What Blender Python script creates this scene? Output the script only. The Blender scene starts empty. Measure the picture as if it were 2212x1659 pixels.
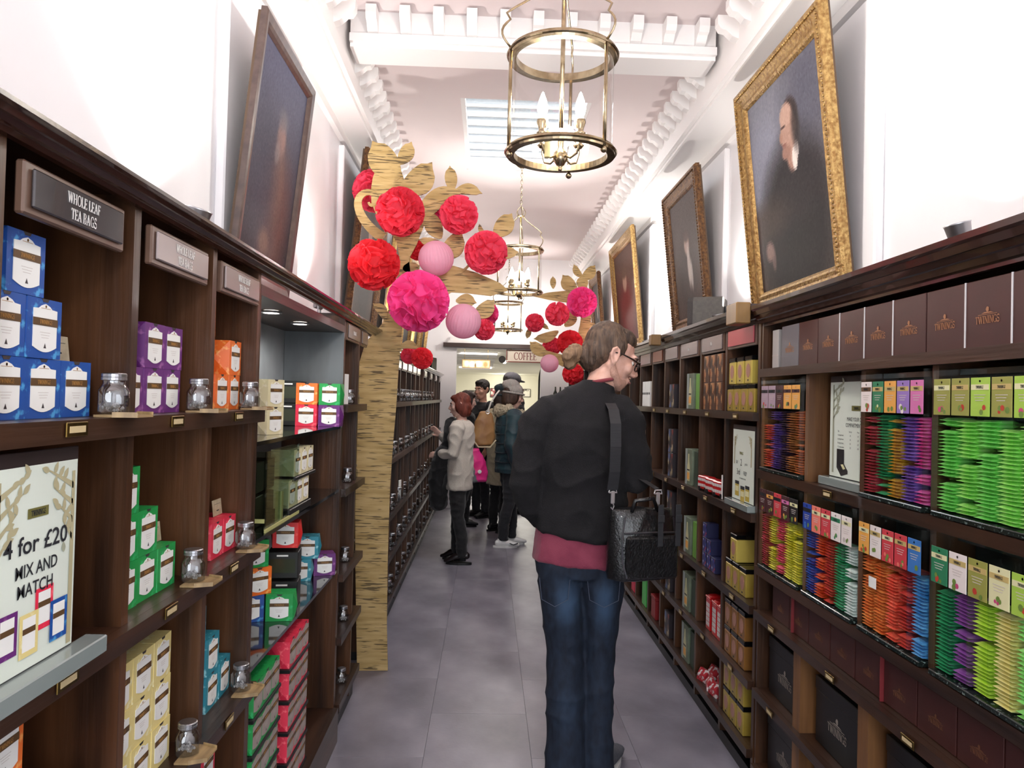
import bpy, bmesh, math, random
from math import sin, cos, pi, radians, sqrt
from mathutils import Vector, Matrix, Euler, noise
import numpy as np

random.seed(7)
SC = bpy.context.scene
COL = SC.collection

# ------------------------------------------------------------------ camera
FPX = 1640.0                       # focal length in pixels of the 2212 x 1659 frame
CAM = Vector((0, 0, 1.53))
_a = Vector(((1053 - 1106) / FPX, (858 - 829.5) / FPX, 1)).normalized()   # corridor axis in the lens
_up = Vector((sin(radians(1.5)), -cos(radians(1.5)), 0))
_up = (_up - _a * _up.dot(_a)).normalized()
_x = _a.cross(_up)
if _x.x < 0: _x = -_x
ROT = Matrix((_x, _a, _up))         # lens (right, down, forward) -> world
cam_data = bpy.data.cameras.new('camera')
cam = bpy.data.objects.new('camera', cam_data)
COL.objects.link(cam)
cam_data.sensor_width = 36
cam_data.lens = 36 * FPX / 2212
cam_data.clip_start = 0.05
_R = ROT @ Matrix(((1, 0, 0), (0, -1, 0), (0, 0, -1)))
cam.matrix_world = Matrix.Translation(CAM) @ _R.to_4x4()
SC.camera = cam

# ------------------------------------------------------------------ colour management, world
SC.view_settings.view_transform = 'Standard'
SC.view_settings.look = 'None'
SC.view_settings.exposure = 0.42
SC.view_settings.gamma = 1.0
SC.view_settings.use_curve_mapping = False
w = bpy.data.worlds.new('daylight'); SC.world = w
w.use_nodes = True
w.node_tree.nodes['Background'].inputs[0].default_value = (0.86, 0.92, 1.0, 1)
w.node_tree.nodes['Background'].inputs[1].default_value = 0.55

# ------------------------------------------------------------------ lights
def area(name, loc, rot, sx, sy, power, col=(1, 1, 1)):
    l = bpy.data.lights.new(name, 'AREA'); l.shape = 'RECTANGLE'; l.size = sx; l.size_y = sy
    l.energy = power; l.color = col
    o = bpy.data.objects.new(name, l); COL.objects.link(o); o.location = loc; o.rotation_euler = rot
    return o
def point(name, loc, power, col=(1, .95, .88), r=.05):
    l = bpy.data.lights.new(name, 'POINT'); l.energy = power; l.color = col; l.shadow_soft_size = r
    o = bpy.data.objects.new(name, l); COL.objects.link(o); o.location = loc
    return o
def spot(name, loc, target, power, ang=90, blend=.7, col=(1, .96, .9), r=.03):
    l = bpy.data.lights.new(name, 'SPOT'); l.energy = power; l.color = col; l.shadow_soft_size = r
    l.spot_size = radians(ang); l.spot_blend = blend
    o = bpy.data.objects.new(name, l); COL.objects.link(o); o.location = loc
    d = Vector(target) - Vector(loc)
    o.rotation_euler = d.to_track_quat('-Z', 'Y').to_euler()
    return o
# daylight through the glazed shop front behind the camera
area('shop_front_daylight', (.22, -2.35, 1.7), (radians(90), 0, 0), 2.0, 2.6, 62, (.88, .94, 1))
# daylight through the roof light in the ceiling
area('skylight_daylight', (.2, 5.65, 3.62), (0, 0, 0), .8, 1.4, 26, (.93, .96, 1))
# the café beyond the opening
area('cafe_ceiling_light', (.2, 13.5, 2.34), (0, 0, 0), 1.4, 3.0, 80, (1, .96, .88))
area('cafe_back_light', (.2, 22.0, 2.34), (0, 0, 0), 2.0, 6.0, 190, (1, .96, .88))
UPL = [(-.80, 2.02), (-.85, 3.72), (-.80, 6.05), (-.80, 8.12)]
UPR = [(1.25, 1.95), (1.25, 4.03), (1.25, 5.85), (1.25, 7.95)]
for x, y in UPL: spot('picture_uplight', (x, y, 2.02), (x - .02, y, 3.1), 30, 130, 1)
for x, y in UPR: spot('picture_uplight', (x, y, 2.05), (x + .02, y, 3.1), 30, 130, 1)
CH = [(.235, 2.66), (.235, 6.2), (.235, 9.7)]
point('chandelier_glow', (.235, -.9, 2.5), 34, (1, .96, .92), .12)

# ------------------------------------------------------------------ pixel -> point on a real plane
def ray(u, v): return ROT @ Vector(((u - 1106) / FPX, (v - 829.5) / FPX, 1))
def onx(u, v, x):
    d = ray(u, v); return CAM + d * (x / d.x)
def ony(u, v, y):
    d = ray(u, v); return CAM + d * (y / d.y)

# ------------------------------------------------------------------ materials
MATS = {}
def nodes(name):
    m = bpy.data.materials.new(name); m.use_nodes = True
    nt = m.node_tree
    return m, nt, nt.nodes['Principled BSDF']
def lin(c):
    if isinstance(c, str):
        c = [int(c[i:i + 2], 16) / 255 for i in (0, 2, 4)]
    return tuple(((x / 12.92) if x <= .04045 else ((x + .055) / 1.055) ** 2.4) for x in c) + (1,)
def M(name, col, rough=.5, metal=0., spec=.5, var=0., col2=None, scale=(20, 20, 20), bump=0., bscale=None,
      emit=0., sheen=0., coat=0., sss=0., detail=4, lo=.35, hi=.65, space='Object'):
    if name in MATS: return MATS[name]
    m, nt, b = nodes(name)
    c1 = lin(col)
    b.inputs['Roughness'].default_value = rough
    b.inputs['Metallic'].default_value = metal
    b.inputs['Specular IOR Level'].default_value = spec
    b.inputs['Coat Weight'].default_value = coat
    b.inputs['Sheen Weight'].default_value = sheen
    b.inputs['Base Color'].default_value = c1
    if emit:
        b.inputs['Emission Color'].default_value = c1
        b.inputs['Emission Strength'].default_value = emit
    if col2 or bump:
        tc = nt.nodes.new('ShaderNodeTexCoord'); mp = nt.nodes.new('ShaderNodeMapping')
        nt.links.new(tc.outputs[space], mp.inputs[0]); mp.inputs['Scale'].default_value = scale
        nz = nt.nodes.new('ShaderNodeTexNoise'); nz.inputs['Scale'].default_value = 1; nz.inputs['Detail'].default_value = detail
        nt.links.new(mp.outputs[0], nz.inputs['Vector'])
        if col2:
            rp = nt.nodes.new('ShaderNodeValToRGB')
            rp.color_ramp.elements[0].position = lo; rp.color_ramp.elements[1].position = hi
            rp.color_ramp.elements[0].color = c1; rp.color_ramp.elements[1].color = lin(col2)
            nt.links.new(nz.outputs['Fac'], rp.inputs[0]); nt.links.new(rp.outputs[0], b.inputs['Base Color'])
        if bump:
            src = nz
            if bscale:
                mp2 = nt.nodes.new('ShaderNodeMapping'); mp2.inputs['Scale'].default_value = bscale
                nt.links.new(tc.outputs[space], mp2.inputs[0])
                src = nt.nodes.new('ShaderNodeTexNoise'); src.inputs['Scale'].default_value = 1; src.inputs['Detail'].default_value = 3
                nt.links.new(mp2.outputs[0], src.inputs['Vector'])
            bp = nt.nodes.new('ShaderNodeBump'); bp.inputs['Strength'].default_value = bump; bp.inputs['Distance'].default_value = .01
            nt.links.new(src.outputs['Fac'], bp.inputs['Height']); nt.links.new(bp.outputs[0], b.inputs['Normal'])
    MATS[name] = m
    return m
def glass_mat(name, tint=(1, 1, 1), refl=.08, rough=.02):
    """thin pane: clear film with a Fresnel reflection"""
    if name in MATS: return MATS[name]
    m = bpy.data.materials.new(name); m.use_nodes = True; nt = m.node_tree
    nt.nodes.clear()
    out = nt.nodes.new('ShaderNodeOutputMaterial'); mx = nt.nodes.new('ShaderNodeMixShader')
    t = nt.nodes.new('ShaderNodeBsdfTransparent'); g = nt.nodes.new('ShaderNodeBsdfGlossy')
    t.inputs[0].default_value = (*tint, 1); g.inputs['Roughness'].default_value = rough
    lw = nt.nodes.new('ShaderNodeLayerWeight'); lw.inputs[0].default_value = .5
    mr = nt.nodes.new('ShaderNodeMapRange'); mr.inputs['To Min'].default_value = refl; mr.inputs['To Max'].default_value = .6
    pw = nt.nodes.new('ShaderNodeMath'); pw.operation = 'POWER'; pw.inputs[1].default_value = 4
    nt.links.new(lw.outputs['Facing'], pw.inputs[0]); nt.links.new(pw.outputs[0], mr.inputs[0])
    nt.links.new(mr.outputs[0], mx.inputs[0]); nt.links.new(t.outputs[0], mx.inputs[1]); nt.links.new(g.outputs[0], mx.inputs[2])
    nt.links.new(mx.outputs[0], out.inputs[0])
    MATS[name] = m
    return m
def attr_mat(name, rough=.45, coat=0.):
    if name in MATS: return MATS[name]
    m, nt, b = nodes(name)
    a = nt.nodes.new('ShaderNodeVertexColor'); a.layer_name = 'Col'
    nt.links.new(a.outputs[0], b.inputs['Base Color'])
    b.inputs['Roughness'].default_value = rough; b.inputs['Coat Weight'].default_value = coat
    MATS[name] = m
    return m

# ------------------------------------------------------------------ mesh builder
class MB:
    def __init__(s): s.v = []; s.f = []; s.m = []
    def add(s, vs, fs, mi=0):
        k = len(s.v); s.v += [tuple(p) for p in vs]
        for f in fs: s.f.append(tuple(i + k for i in f)); s.m.append(mi)
        return s
    def box(s, x0, x1, y0, y1, z0, z1, mi=0):
        return s.add([(x0, y0, z0), (x1, y0, z0), (x1, y1, z0), (x0, y1, z0), (x0, y0, z1), (x1, y0, z1), (x1, y1, z1), (x0, y1, z1)],
                     [(0, 3, 2, 1), (4, 5, 6, 7), (0, 1, 5, 4), (1, 2, 6, 5), (2, 3, 7, 6), (3, 0, 4, 7)], mi)
    def bev(s, x0, x1, y0, y1, z0, z1, b=.004, mi=0):
        """box with chamfered edges"""
        vs = []
        for sx in (0, 1):
            for sy in (0, 1):
                for sz in (0, 1):
                    X = (x0, x1)[sx]; Y = (y0, y1)[sy]; Z = (z0, z1)[sz]
                    ix = (b, -b)[sx]; iy = (b, -b)[sy]; iz = (b, -b)[sz]
                    vs += [(X, Y + iy, Z + iz), (X + ix, Y, Z + iz), (X + ix, Y + iy, Z)]
        bm = bmesh.new()
        for p in vs: bm.verts.new(p)
        r = bmesh.ops.convex_hull(bm, input=bm.verts)
        bm.normal_update(); bm.verts.index_update()
        s.add([v.co for v in bm.verts], [[v.index for v in f.verts] for f in bm.faces], mi)
        bm.free(); return s
    def prism(s, poly, fr, t0, t1, mi=0):
        """poly of 2-D points; fr(a, b, t) -> 3-D; thickness t0..t1"""
        n = len(poly)
        vs = [fr(a, b, t0) for a, b in poly] + [fr(a, b, t1) for a, b in poly]
        fs = [tuple(range(n))[::-1], tuple(range(n, 2 * n))] + [(i, (i + 1) % n, n + (i + 1) % n, n + i) for i in range(n)]
        return s.add(vs, fs, mi)
    def tube(s, pts, r, n=8, mi=0, cap=True):
        pts = [Vector(p) for p in pts]; N = len(pts)
        rs = r if isinstance(r, (list, tuple)) else [r] * N
        vs = []; fs = []
        ref = None
        for i, p in enumerate(pts):
            t = (pts[min(i + 1, N - 1)] - pts[max(i - 1, 0)])
            if t.length < 1e-9: t = Vector((0, 0, 1))
            t.normalize()
            if ref is None or abs(ref.dot(t)) > .98:
                ref = Vector((0, 0, 1)) if abs(t.z) < .9 else Vector((1, 0, 0))
            a = (ref - t * ref.dot(t)).normalized(); b = t.cross(a); ref = a
            for k in range(n):
                q = 2 * pi * k / n
                vs.append(p + (a * cos(q) + b * sin(q)) * rs[i])
        for i in range(N - 1):
            for k in range(n):
                k2 = (k + 1) % n
                fs.append((i * n + k, i * n + k2, (i + 1) * n + k2, (i + 1) * n + k))
        if cap:
            fs.append(tuple(range(n))[::-1]); fs.append(tuple(range((N - 1) * n, N * n)))
        return s.add(vs, fs, mi)
    def lathe(s, prof, c=(0, 0, 0), n=24, mi=0):
        vs = []; fs = []; c = Vector(c); N = len(prof)
        for r, z in prof:
            for k in range(n):
                q = 2 * pi * k / n; vs.append(c + Vector((r * cos(q), r * sin(q), z)))
        for i in range(N - 1):
            for k in range(n):
                k2 = (k + 1) % n
                fs.append((i * n + k, i * n + k2, (i + 1) * n + k2, (i + 1) * n + k))
        shut = prof[0] == prof[-1]
        if prof[0][0] > 1e-4 and not shut: fs.append(tuple(range(n))[::-1])
        if prof[-1][0] > 1e-4 and not shut: fs.append(tuple(range((N - 1) * n, N * n)))
        return s.add(vs, fs, mi)
    def sphere(s, c, r, n=12, m=8, mi=0):
        if not isinstance(r, (tuple, list)): r = (r, r, r)
        c = Vector(c); vs = [c + Vector((0, 0, -r[2]))]; fs = []
        for i in range(1, m):
            th = pi * i / m - pi / 2
            for k in range(n):
                q = 2 * pi * k / n
                vs.append(c + Vector((r[0] * cos(th) * cos(q), r[1] * cos(th) * sin(q), r[2] * sin(th))))
        vs.append(c + Vector((0, 0, r[2]))); L = len(vs) - 1
        for k in range(n): fs.append((0, 1 + (k + 1) % n, 1 + k))
        for i in range(m - 2):
            for k in range(n):
                k2 = (k + 1) % n; a = 1 + i * n
                fs.append((a + k, a + k2, a + n + k2, a + n + k))
        a = 1 + (m - 2) * n
        for k in range(n): fs.append((a + k, a + (k + 1) % n, L))
        return s.add(vs, fs, mi)
    def merge(s, o, mat=None, mi=0):
        mat = mat or Matrix()
        return s.add([mat @ Vector(p) for p in o.v], o.f, mi) if mi else s._mk(o, mat)
    def _mk(s, o, mat):
        k = len(s.v); s.v += [tuple(mat @ Vector(p)) for p in o.v]
        s.f += [tuple(i + k for i in f) for f in o.f]; s.m += o.m
        return s
    def mesh(s, name, mats, smooth=False):
        me = bpy.data.meshes.new(name)
        me.from_pydata(s.v, [], s.f)
        for m in (mats if isinstance(mats, (list, tuple)) else [mats]): me.materials.append(m)
        me.polygons.foreach_set('material_index', s.m)
        if smooth: me.polygons.foreach_set('use_smooth', [True] * len(s.f))
        me.update()
        return me
KIDS = {}
def link(name, me, parent=None, loc=None, rot=None):
    o = bpy.data.objects.new(name, me); COL.objects.link(o)
    if parent:
        o.parent = parent; KIDS.setdefault(parent.name, []).append(o)
    if loc is not None: o.location = loc
    if rot is not None: o.rotation_euler = rot
    return o
def O(name, mb, mats, parent=None, loc=None, rot=None, smooth=False):
    return link(name, mb.mesh(name, mats, smooth), parent, loc, rot)
def tag(o, label, cat, group=None, kind=None):
    o['label'] = label; o['category'] = cat
    if group: o['group'] = group
    if kind: o['kind'] = kind
    return o
def T(name, label, cat, loc=(0, 0, 0), rot=(0, 0, 0), group=None):
    o = bpy.data.objects.new(name, None); o.empty_display_size = .05
    COL.objects.link(o); o.location = loc; o.rotation_euler = rot
    return tag(o, label, cat, group)
def S(name, mb, mats, parent=None):
    o = O(name, mb, mats, parent)
    if not parent: o['kind'] = 'structure'
    return o
def dup(src, loc, rot, label, group=None, scale=None):
    def cp(o, par):
        c = o.copy(); COL.objects.link(c)
        if par: c.parent = par
        for ch in KIDS.get(o.name, []): cp(ch, c)
        return c
    r = cp(src, None); r.location = loc; r.rotation_euler = rot
    r['label'] = label
    if group: r['group'] = group
    if scale: r.scale = scale
    return r
class Kind:
    """the first placing moves the prototype itself, later ones copy it with its parts"""
    def __init__(s, root): s.root = root; s.used = False
    def put(s, loc, rot, label, group=None, scale=None):
        if s.used: return dup(s.root, loc, rot, label, group, scale)
        s.used = True; r = s.root; r.location = loc; r.rotation_euler = rot; r['label'] = label
        if group: r['group'] = group
        if scale: r.scale = scale
        return r
RZL = radians(90); RZR = radians(-90)     # fronts facing the aisle from the left and right walls
def setmat(o, i, m):
    o.material_slots[i].link = 'OBJECT'; o.material_slots[i].material = m

# ------------------------------------------------------------------ lettering (serif strokes, and the built-in sans)
def arc(cx, cy, rx, ry, a0, a1, n=12): return [(cx + rx * cos(radians(a0 + (a1 - a0) * i / n)), cy + ry * sin(radians(a0 + (a1 - a0) * i / n))) for i in range(n + 1)]
TH, TN = .15, .06
def G_(adv, *st): return (adv, st)
def vst(x, w=TH): return ('l', (x, 0), (x, 1), w)
def ser(x, y, w=.26): return ('l', (x - w / 2, y), (x + w / 2, y), TN)
GL = {
 'T': G_(.72, vst(.36), ('l', (.03, .97), (.69, .97), TN), ('l', (.05, .98), (.05, .78), TN), ('l', (.67, .98), (.67, .78), TN), ser(.36, .03)),
 'I': G_(.36, vst(.18), ser(.18, .03), ser(.18, .97)),
 'N': G_(.84, vst(.16, TN), vst(.7, TN), ('l', (.16, .98), (.7, .02), TH), ser(.14, .03), ser(.12, .97), ser(.7, .97)),
 'W': G_(1.12, ('l', (.1, 1), (.34, 0), TH), ('l', (.34, 0), (.56, 1), TN), ('l', (.54, 1), (.78, 0), TH), ('l', (.78, 0), (1.0, 1), TN), ser(.1, .97), ser(.54, .97), ser(1.0, .97)),
 'H': G_(.84, vst(.16), vst(.68), ('l', (.16, .52), (.68, .52), TN), ser(.16, .03), ser(.16, .97), ser(.68, .03), ser(.68, .97)),
 'E': G_(.68, vst(.17), ('l', (.05, .97), (.6, .97), TN), ('l', (.05, .03), (.62, .03), TN), ('l', (.17, .52), (.45, .52), TN), ('l', (.59, .98), (.59, .8), TN), ('l', (.61, .2), (.61, .02), TN), ('l', (.45, .62), (.45, .42), TN)),
 'F': G_(.64, vst(.17), ('l', (.05, .97), (.58, .97), TN), ('l', (.17, .52), (.45, .52), TN), ('l', (.57, .98), (.57, .8), TN), ('l', (.45, .62), (.45, .42), TN), ser(.17, .03)),
 'L': G_(.64, vst(.17), ser(.17, .97), ('l', (.05, .03), (.6, .03), TN), ('l', (.59, .24), (.59, .02), TN)),
 'A': G_(.84, ('l', (.12, 0), (.42, 1), TN), ('l', (.4, 1), (.7, 0), TH), ('l', (.22, .34), (.6, .34), TN), ser(.12, .03), ser(.7, .03)),
 'B': G_(.76, vst(.17), ('a', arc(.32, .745, .24, .225, 90, -90), 1), ('a', arc(.32, .265, .30, .235, 90, -90), 1), ('l', (.05, .955), (.34, .955), .09), ('l', (.05, .045), (.36, .045), .1), ('l', (.17, .51), (.34, .51), .09), ('l', (.57, .12), (.57, .42), .1)),
 'O': G_(.9, ('a', arc(.44, .5, .34, .48, 0, 360, 20), 1)),
 'G': G_(.88, ('a', arc(.46, .5, .36, .48, 48, 345, 18), 1), vst(.72, .1) if 0 else ('l', (.74, .02), (.74, .44), TH), ser(.72, .44, .28), ('l', (.71, .98), (.71, .74), TN)),
 'C': G_(.82, ('a', arc(.46, .5, .36, .48, 48, 315, 18), 1), ('l', (.71, .98), (.71, .74), TN)),
 'S': G_(.64, ('a', arc(.31, .74, .22, .23, 40, 270, 12) + arc(.31, .27, .25, .24, 90, -140, 12)[1:], 2), ('l', (.51, .98), (.51, .76), TN), ('l', (.08, .26), (.08, .02), TN)),
 ' ': G_(.34),
}
def serif(text, h, cx=0, cz=0, cond=.8, y=0, t=.0006, mi=0, mb=None):
    """serif capitals, centred on (cx, cz), facing -Y"""
    mb = mb or MB()
    tot = sum(GL[c][0] for c in text) * h * cond
    ox = cx - tot / 2
    for c in text:
        adv, st = GL[c]
        for q in st:
            if q[0] == 'l':
                _, p, r, wd = q
                dx, dz = r[0] - p[0], r[1] - p[1]
                if abs(dx) < 1e-6 or abs(dz) > abs(dx) * .8: ax, az = wd / 2, 0
                else: ax, az = 0, wd / 2
                poly = [(p[0] - ax, p[1] - az), (p[0] + ax, p[1] + az), (r[0] + ax, r[1] + az), (r[0] - ax, r[1] - az)]
                pl = [(ox + a * h * cond, cz + (b - .5) * h) for a, b in poly]
                mb.prism(pl, lambda a, b, tt: (a, tt, b), y - t, y, mi)
            else:
                pts = q[1]; n = len(pts)
                L = []; R = []
                for i, (a, b) in enumerate(pts):
                    da = pts[min(i + 1, n - 1)][0] - pts[max(i - 1, 0)][0]; db = pts[min(i + 1, n - 1)][1] - pts[max(i - 1, 0)][1]
                    if n > 3 and pts[0] == pts[-1] and i in (0, n - 1): da, db = 0, 1
                    l = sqrt(da * da + db * db) or 1
                    k = abs(db / l) if q[2] == 1 else abs(da / l)
                    wd = TN + (TH - TN) * k
                    L.append((a - db / l * wd / 2, b + da / l * wd / 2)); R.append((a + db / l * wd / 2, b - da / l * wd / 2))
                for i in range(n - 1):
                    pl = [(ox + a * h * cond, cz + (b - .5) * h) for a, b in (L[i], L[i + 1], R[i + 1], R[i])]
                    mb.add([(a, y - t, b) for a, b in pl], [(0, 1, 2, 3)], mi)
        ox += adv * h * cond
    return mb
def sans(text, h, cx=0, cz=0, y=0, mi=0, mb=None, sx=1., align='CENTER', bold=0., fit=0.):
    """sans text, flat mesh facing -Y"""
    mb = mb or MB()
    cu = bpy.data.curves.new('lettering', 'FONT'); cu.body = text; cu.size = h * 1.38; cu.align_x = align; cu.resolution_u = 3
    cu.offset = bold
    o = bpy.data.objects.new('lettering', cu); COL.objects.link(o)
    dg = bpy.context.evaluated_depsgraph_get()
    me = bpy.data.meshes.new_from_object(o.evaluated_get(dg))
    if fit: sx = fit / (max(p.co.x for p in me.vertices) - min(p.co.x for p in me.vertices))
    mb.add([(cx + p.co.x * sx, y, cz - h / 2 + p.co.y) for p in me.vertices], [tuple(f.vertices) for f in me.polygons], mi)
    bpy.data.objects.remove(o); bpy.data.curves.remove(cu); bpy.data.meshes.remove(me)
    return mb
# ================================================================== materials
WALL = M('wall_paint', 'F0EEF0', .75, var=1, col2='F6F4F6', scale=(1.5, 1.5, 1.5))
CEIL = M('ceiling_paint', 'E2D4D4', .8, col2='E8DADA', scale=(1, 1, 1))
MOULD = M('moulding_paint', 'F4F1F0', .6)
CREAM = M('cream_paint', 'EDEADC', .8)
WOODV = M('dark_oak_upright', '2A180D', .38, col2='5C3A22', scale=(14, 14, 1.1), bump=.12, bscale=(70, 70, 3), detail=7, coat=.12)
WOODH = M('dark_oak_board', '20130D', .36, col2='42291A', scale=(14, 1.1, 14), bump=.12, bscale=(70, 3, 70), detail=7, coat=.12)
WOODT = M('lit_oak_upright', '5A3A22', .42, col2='8A6038', scale=(13, 13, 1.0), bump=.1, bscale=(70, 70, 3), detail=7)  # lighter copy of the dark oak, with the light in the bays painted in
WOODC = M('polished_cornice', '1D100D', .2, col2='3A211A', scale=(10, .8, 10), detail=6, coat=.4)
FLOOR = M('vinyl_tile', '686570', .36, col2='9A96A2', scale=(3.2, 2.2, 3), detail=8, bump=.05, bscale=(60, 60, 60), lo=.3, hi=.72)
GROUT = M('tile_joint', '67646A', .8)
BRASS = M('brass', 'A58A4C', .28, metal=1., col2='7C6434', scale=(40, 40, 40))
CHROME = M('chrome', 'E4E4E8', .28, metal=.85)
STEEL = M('brushed_steel', 'B0B0B4', .35, metal=1.)
BLACK = M('black_plastic', '121214', .45)
BLACKG = M('black_gloss', '0C0C0E', .12)
WHITE = M('white_card', 'F2F2EE', .6)
BROWNB = M('brown_print', '5E4326', .5)
DKPRINT = M('dark_print', '3A3234', .5)
TEXTD = M('black_print', '22242A', .6)
TEXTW = M('white_print', 'E8E4E0', .6)
GOLDP = M('gold_print', 'B98A50', .4, metal=.3)
CLEAR = glass_mat('clear_acrylic', (.95, .98, .97), .05)
PANE = glass_mat('window_glass', (.97, .98, .98), .04)

# ================================================================== the room
XL, XR = -.93, 1.38          # walls
FL, FR = -.64, 1.09          # fronts of the shelving
YB = 10.45                   # far wall
floor = S('floor', MB().box(-2.0, 2.5, -2.4, 28.1, -.06, -.005), GROUT)
tile_me = MB().bev(0, .4562, 0, .8988, -.0048, 0, .0005).mesh('tile', FLOOR)
xs = [-.6875 + .4572 * i for i in range(5)]
for i, x in enumerate(xs):
    for j in range(14):
        y = .55 + .9 * j + (.45 if i % 2 else 0)
        if y < YB + 2.6: link('tile', tile_me, floor, (x, y, 0))
for i in (-1,):
    for j in range(14): link('tile', tile_me, floor, (-.6875 + .4572 * i, .55 + .9 * j + .45, 0))
wl = S('wall_left', MB().box(XL - .12, XL, -2.4, YB, 0, 3.6), WALL)
wr = S('wall_right', MB().box(XR, XR + .12, -2.4, YB, 0, 3.6), WALL)
# ceiling with a roof light
HX0, HX1, HY0, HY1 = -.225, .63, 4.86, 6.40
c = MB()
c.box(XL, HX0, -2.4, YB, 3.45, 3.56).box(HX1, XR, -2.4, YB, 3.45, 3.56).box(HX0, HX1, -2.4, HY0, 3.45, 3.56).box(HX0, HX1, HY1, YB, 3.45, 3.56)
ceil = S('ceiling', c, CEIL)
win = S('window_1', MB().box(HX0, HX0 + .03, HY0, HY1, 3.46, 3.5).box(HX1 - .03, HX1, HY0, HY1, 3.46, 3.5).box(HX0 + .03, HX1 - .03, HY0, HY0 + .03, 3.46, 3.5).box(HX0 + .03, HX1 - .03, HY1 - .03, HY1, 3.46, 3.5), MOULD)
O('pane', MB().box(HX0 + .03, HX1 - .03, HY0 + .03, HY1 - .03, 3.482, 3.486), PANE, win)
for k in range(1, 9):
    y = HY0 + (HY1 - HY0) * k / 9; t = .012 if k == 5 else .005
    O('glazing_bar', MB().box(HX0 + .03, HX1 - .03, y - t, y + t, 3.462, 3.48), MOULD if k == 5 else WHITE, win)
# beams along the walls and across
bl = S('trim_1', MB().box(XL, -.76, -2.4, YB, 3.10, 3.45).box(-.76, -.735, -2.4, YB, 3.12, 3.2).box(XL, -.90, -2.4, YB, 3.05, 3.10), MOULD)
br = S('trim_2', MB().box(1.14, XR, -2.4, YB, 3.10, 3.45).box(1.115, 1.14, -2.4, YB, 3.12, 3.2).box(1.35, XR, -2.4, YB, 3.05, 3.10), MOULD)
bt = S('trim_3', MB().box(-.735, 1.115, 3.80, 4.0, 3.27, 3.45).box(-.735, 1.115, 3.775, 3.80, 3.29, 3.33), MOULD)
prof = [(0, 0), (.03, .012), (.06, .04), (.085, .045), (.1, .07), (.1, .11), (0, .11)]
dl = MB().prism(prof, lambda a, b, t: (a, t, b), -.026, .026).mesh('dentil', MOULD)
y = 4.1
while y < 10.2:
    link('dentil', dl, bl, (-.76, y, 3.25)); link('dentil', dl, br, (1.14, y, 3.25), (0, 0, pi)); y += .165
for yy in np.arange(.9, 3.6, .165):
    link('dentil', dl, bl, (-.76, yy, 3.25)); link('dentil', dl, br, (1.14, yy, 3.25), (0, 0, pi))
x = -.62
while x < 1.05:
    link('dentil', dl, bt, (x, 3.80, 3.33), (0, 0, -pi / 2)); link('dentil', dl, bt, (x, 4.0, 3.33), (0, 0, pi / 2)); x += .165
# raised wall panels behind the pictures
PANEL_L = [(2.55, 3.55), (4.55, 5.75), (6.75, 7.85), (8.7, 9.6)]
PANEL_R = [(2.62, 3.75), (4.36, 5.32), (6.3, 7.6), (8.35, 9.3)]
for a, b in PANEL_L: O('panel', MB().bev(XL, XL + .035, a, b, 1.9, 3.02, .006), WALL, wl)
for a, b in PANEL_R: O('panel', MB().bev(XR - .035, XR, a, b, 1.9, 3.02, .006), WALL, wr)
# far wall with the opening to the café
JL, JR, JZ = -.44, .73, 2.2
S('wall_back', MB().box(XL, JL, YB, YB + .15, 0, 3.45).box(JR, XR, YB, YB + .15, 0, 3.45).box(JL, JR, YB, YB + .15, JZ, 3.45), WALL)
S('trim_4', MB().box(-.62, .75, YB - .09, YB, 2.205, 2.262), M('dark_header', '3E2E2A', .5))
S('trim_5', MB().box(-.56, .72, YB - .07, YB, 2.263, 2.30).box(-.53, .70, YB - .05, YB, 2.30, 2.345), MOULD)
# café beyond
cx0, cx1, cy1, cz = -1.9, 2.4, 28.0, 2.36
S('wall_cafe', MB().box(cx0, cx1, cy1, cy1 + .1, 0, cz).box(cx0 - .1, cx0, YB + .15, cy1, 0, cz).box(cx1, cx1 + .1, YB + .15, cy1, 0, cz), CREAM)
cc = S('ceiling_cafe', MB().box(cx0, cx1, YB + .15, cy1, cz, cz + .1), CREAM)
for k in range(4):
    O('step', MB().box(-.85 + .02 * k, .16 - .02 * k, 13.9 + 2.2 * k, 14.9 + 2.2 * k, cz - .055, cz - .001), MOULD, cc)
S('baseboard_cafe', MB().box(cx0, cx1, cy1 - .02, cy1, 0, .12), WHITE)
# ================================================================== fitted shelving
SH_L = [1.48, 1.105, .728, .448, .155]        # tops of the shelf boards, left wall
SH_R = [1.495, 1.088, .722, .422, .152]
CORN = [(.0, .0), (-.012, .0), (-.016, .012), (-.024, .014), (-.03, .026), (-.036, .026), (-.04, .04), (-.05, .044), (-.05, .056), (.0, .056)]
def sign_board(parent, s, xf, y0, y1, z0, z1, plate, text=None, tmat=None):
    """a header board with a glossy plate and lettering: part > sub-parts"""
    x0, x1 = sorted((xf, xf + s * .014))
    b = O('sign_board', MB().bev(x0, x1, y0, y1, z0, z1, .003), SIGNW, parent)
    w_, h_ = y1 - y0, z1 - z0
    p0, p1 = sorted((xf - s * .006, xf - s * .0005))
    O('sign_plate', MB().bev(p0, p1, y0 + .03 * w_ + .006, y1 - .03 * w_ - .006, z0 + .011, z1 - .009, .002), plate, b)
    if text:
        mb = MB(); hh = .0165
        for k, t in enumerate(text): serif(t, hh, 0, (len(text) - 1) / 2 * .023 - k * .023, .78, 0, .0005, 0, mb)
        O('lettering', mb, tmat or TEXTW, b, (xf - s * .0066, (y0 + y1) / 2, (z0 + z1) / 2), (0, 0, RZL if s < 0 else RZR))
    return b
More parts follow.
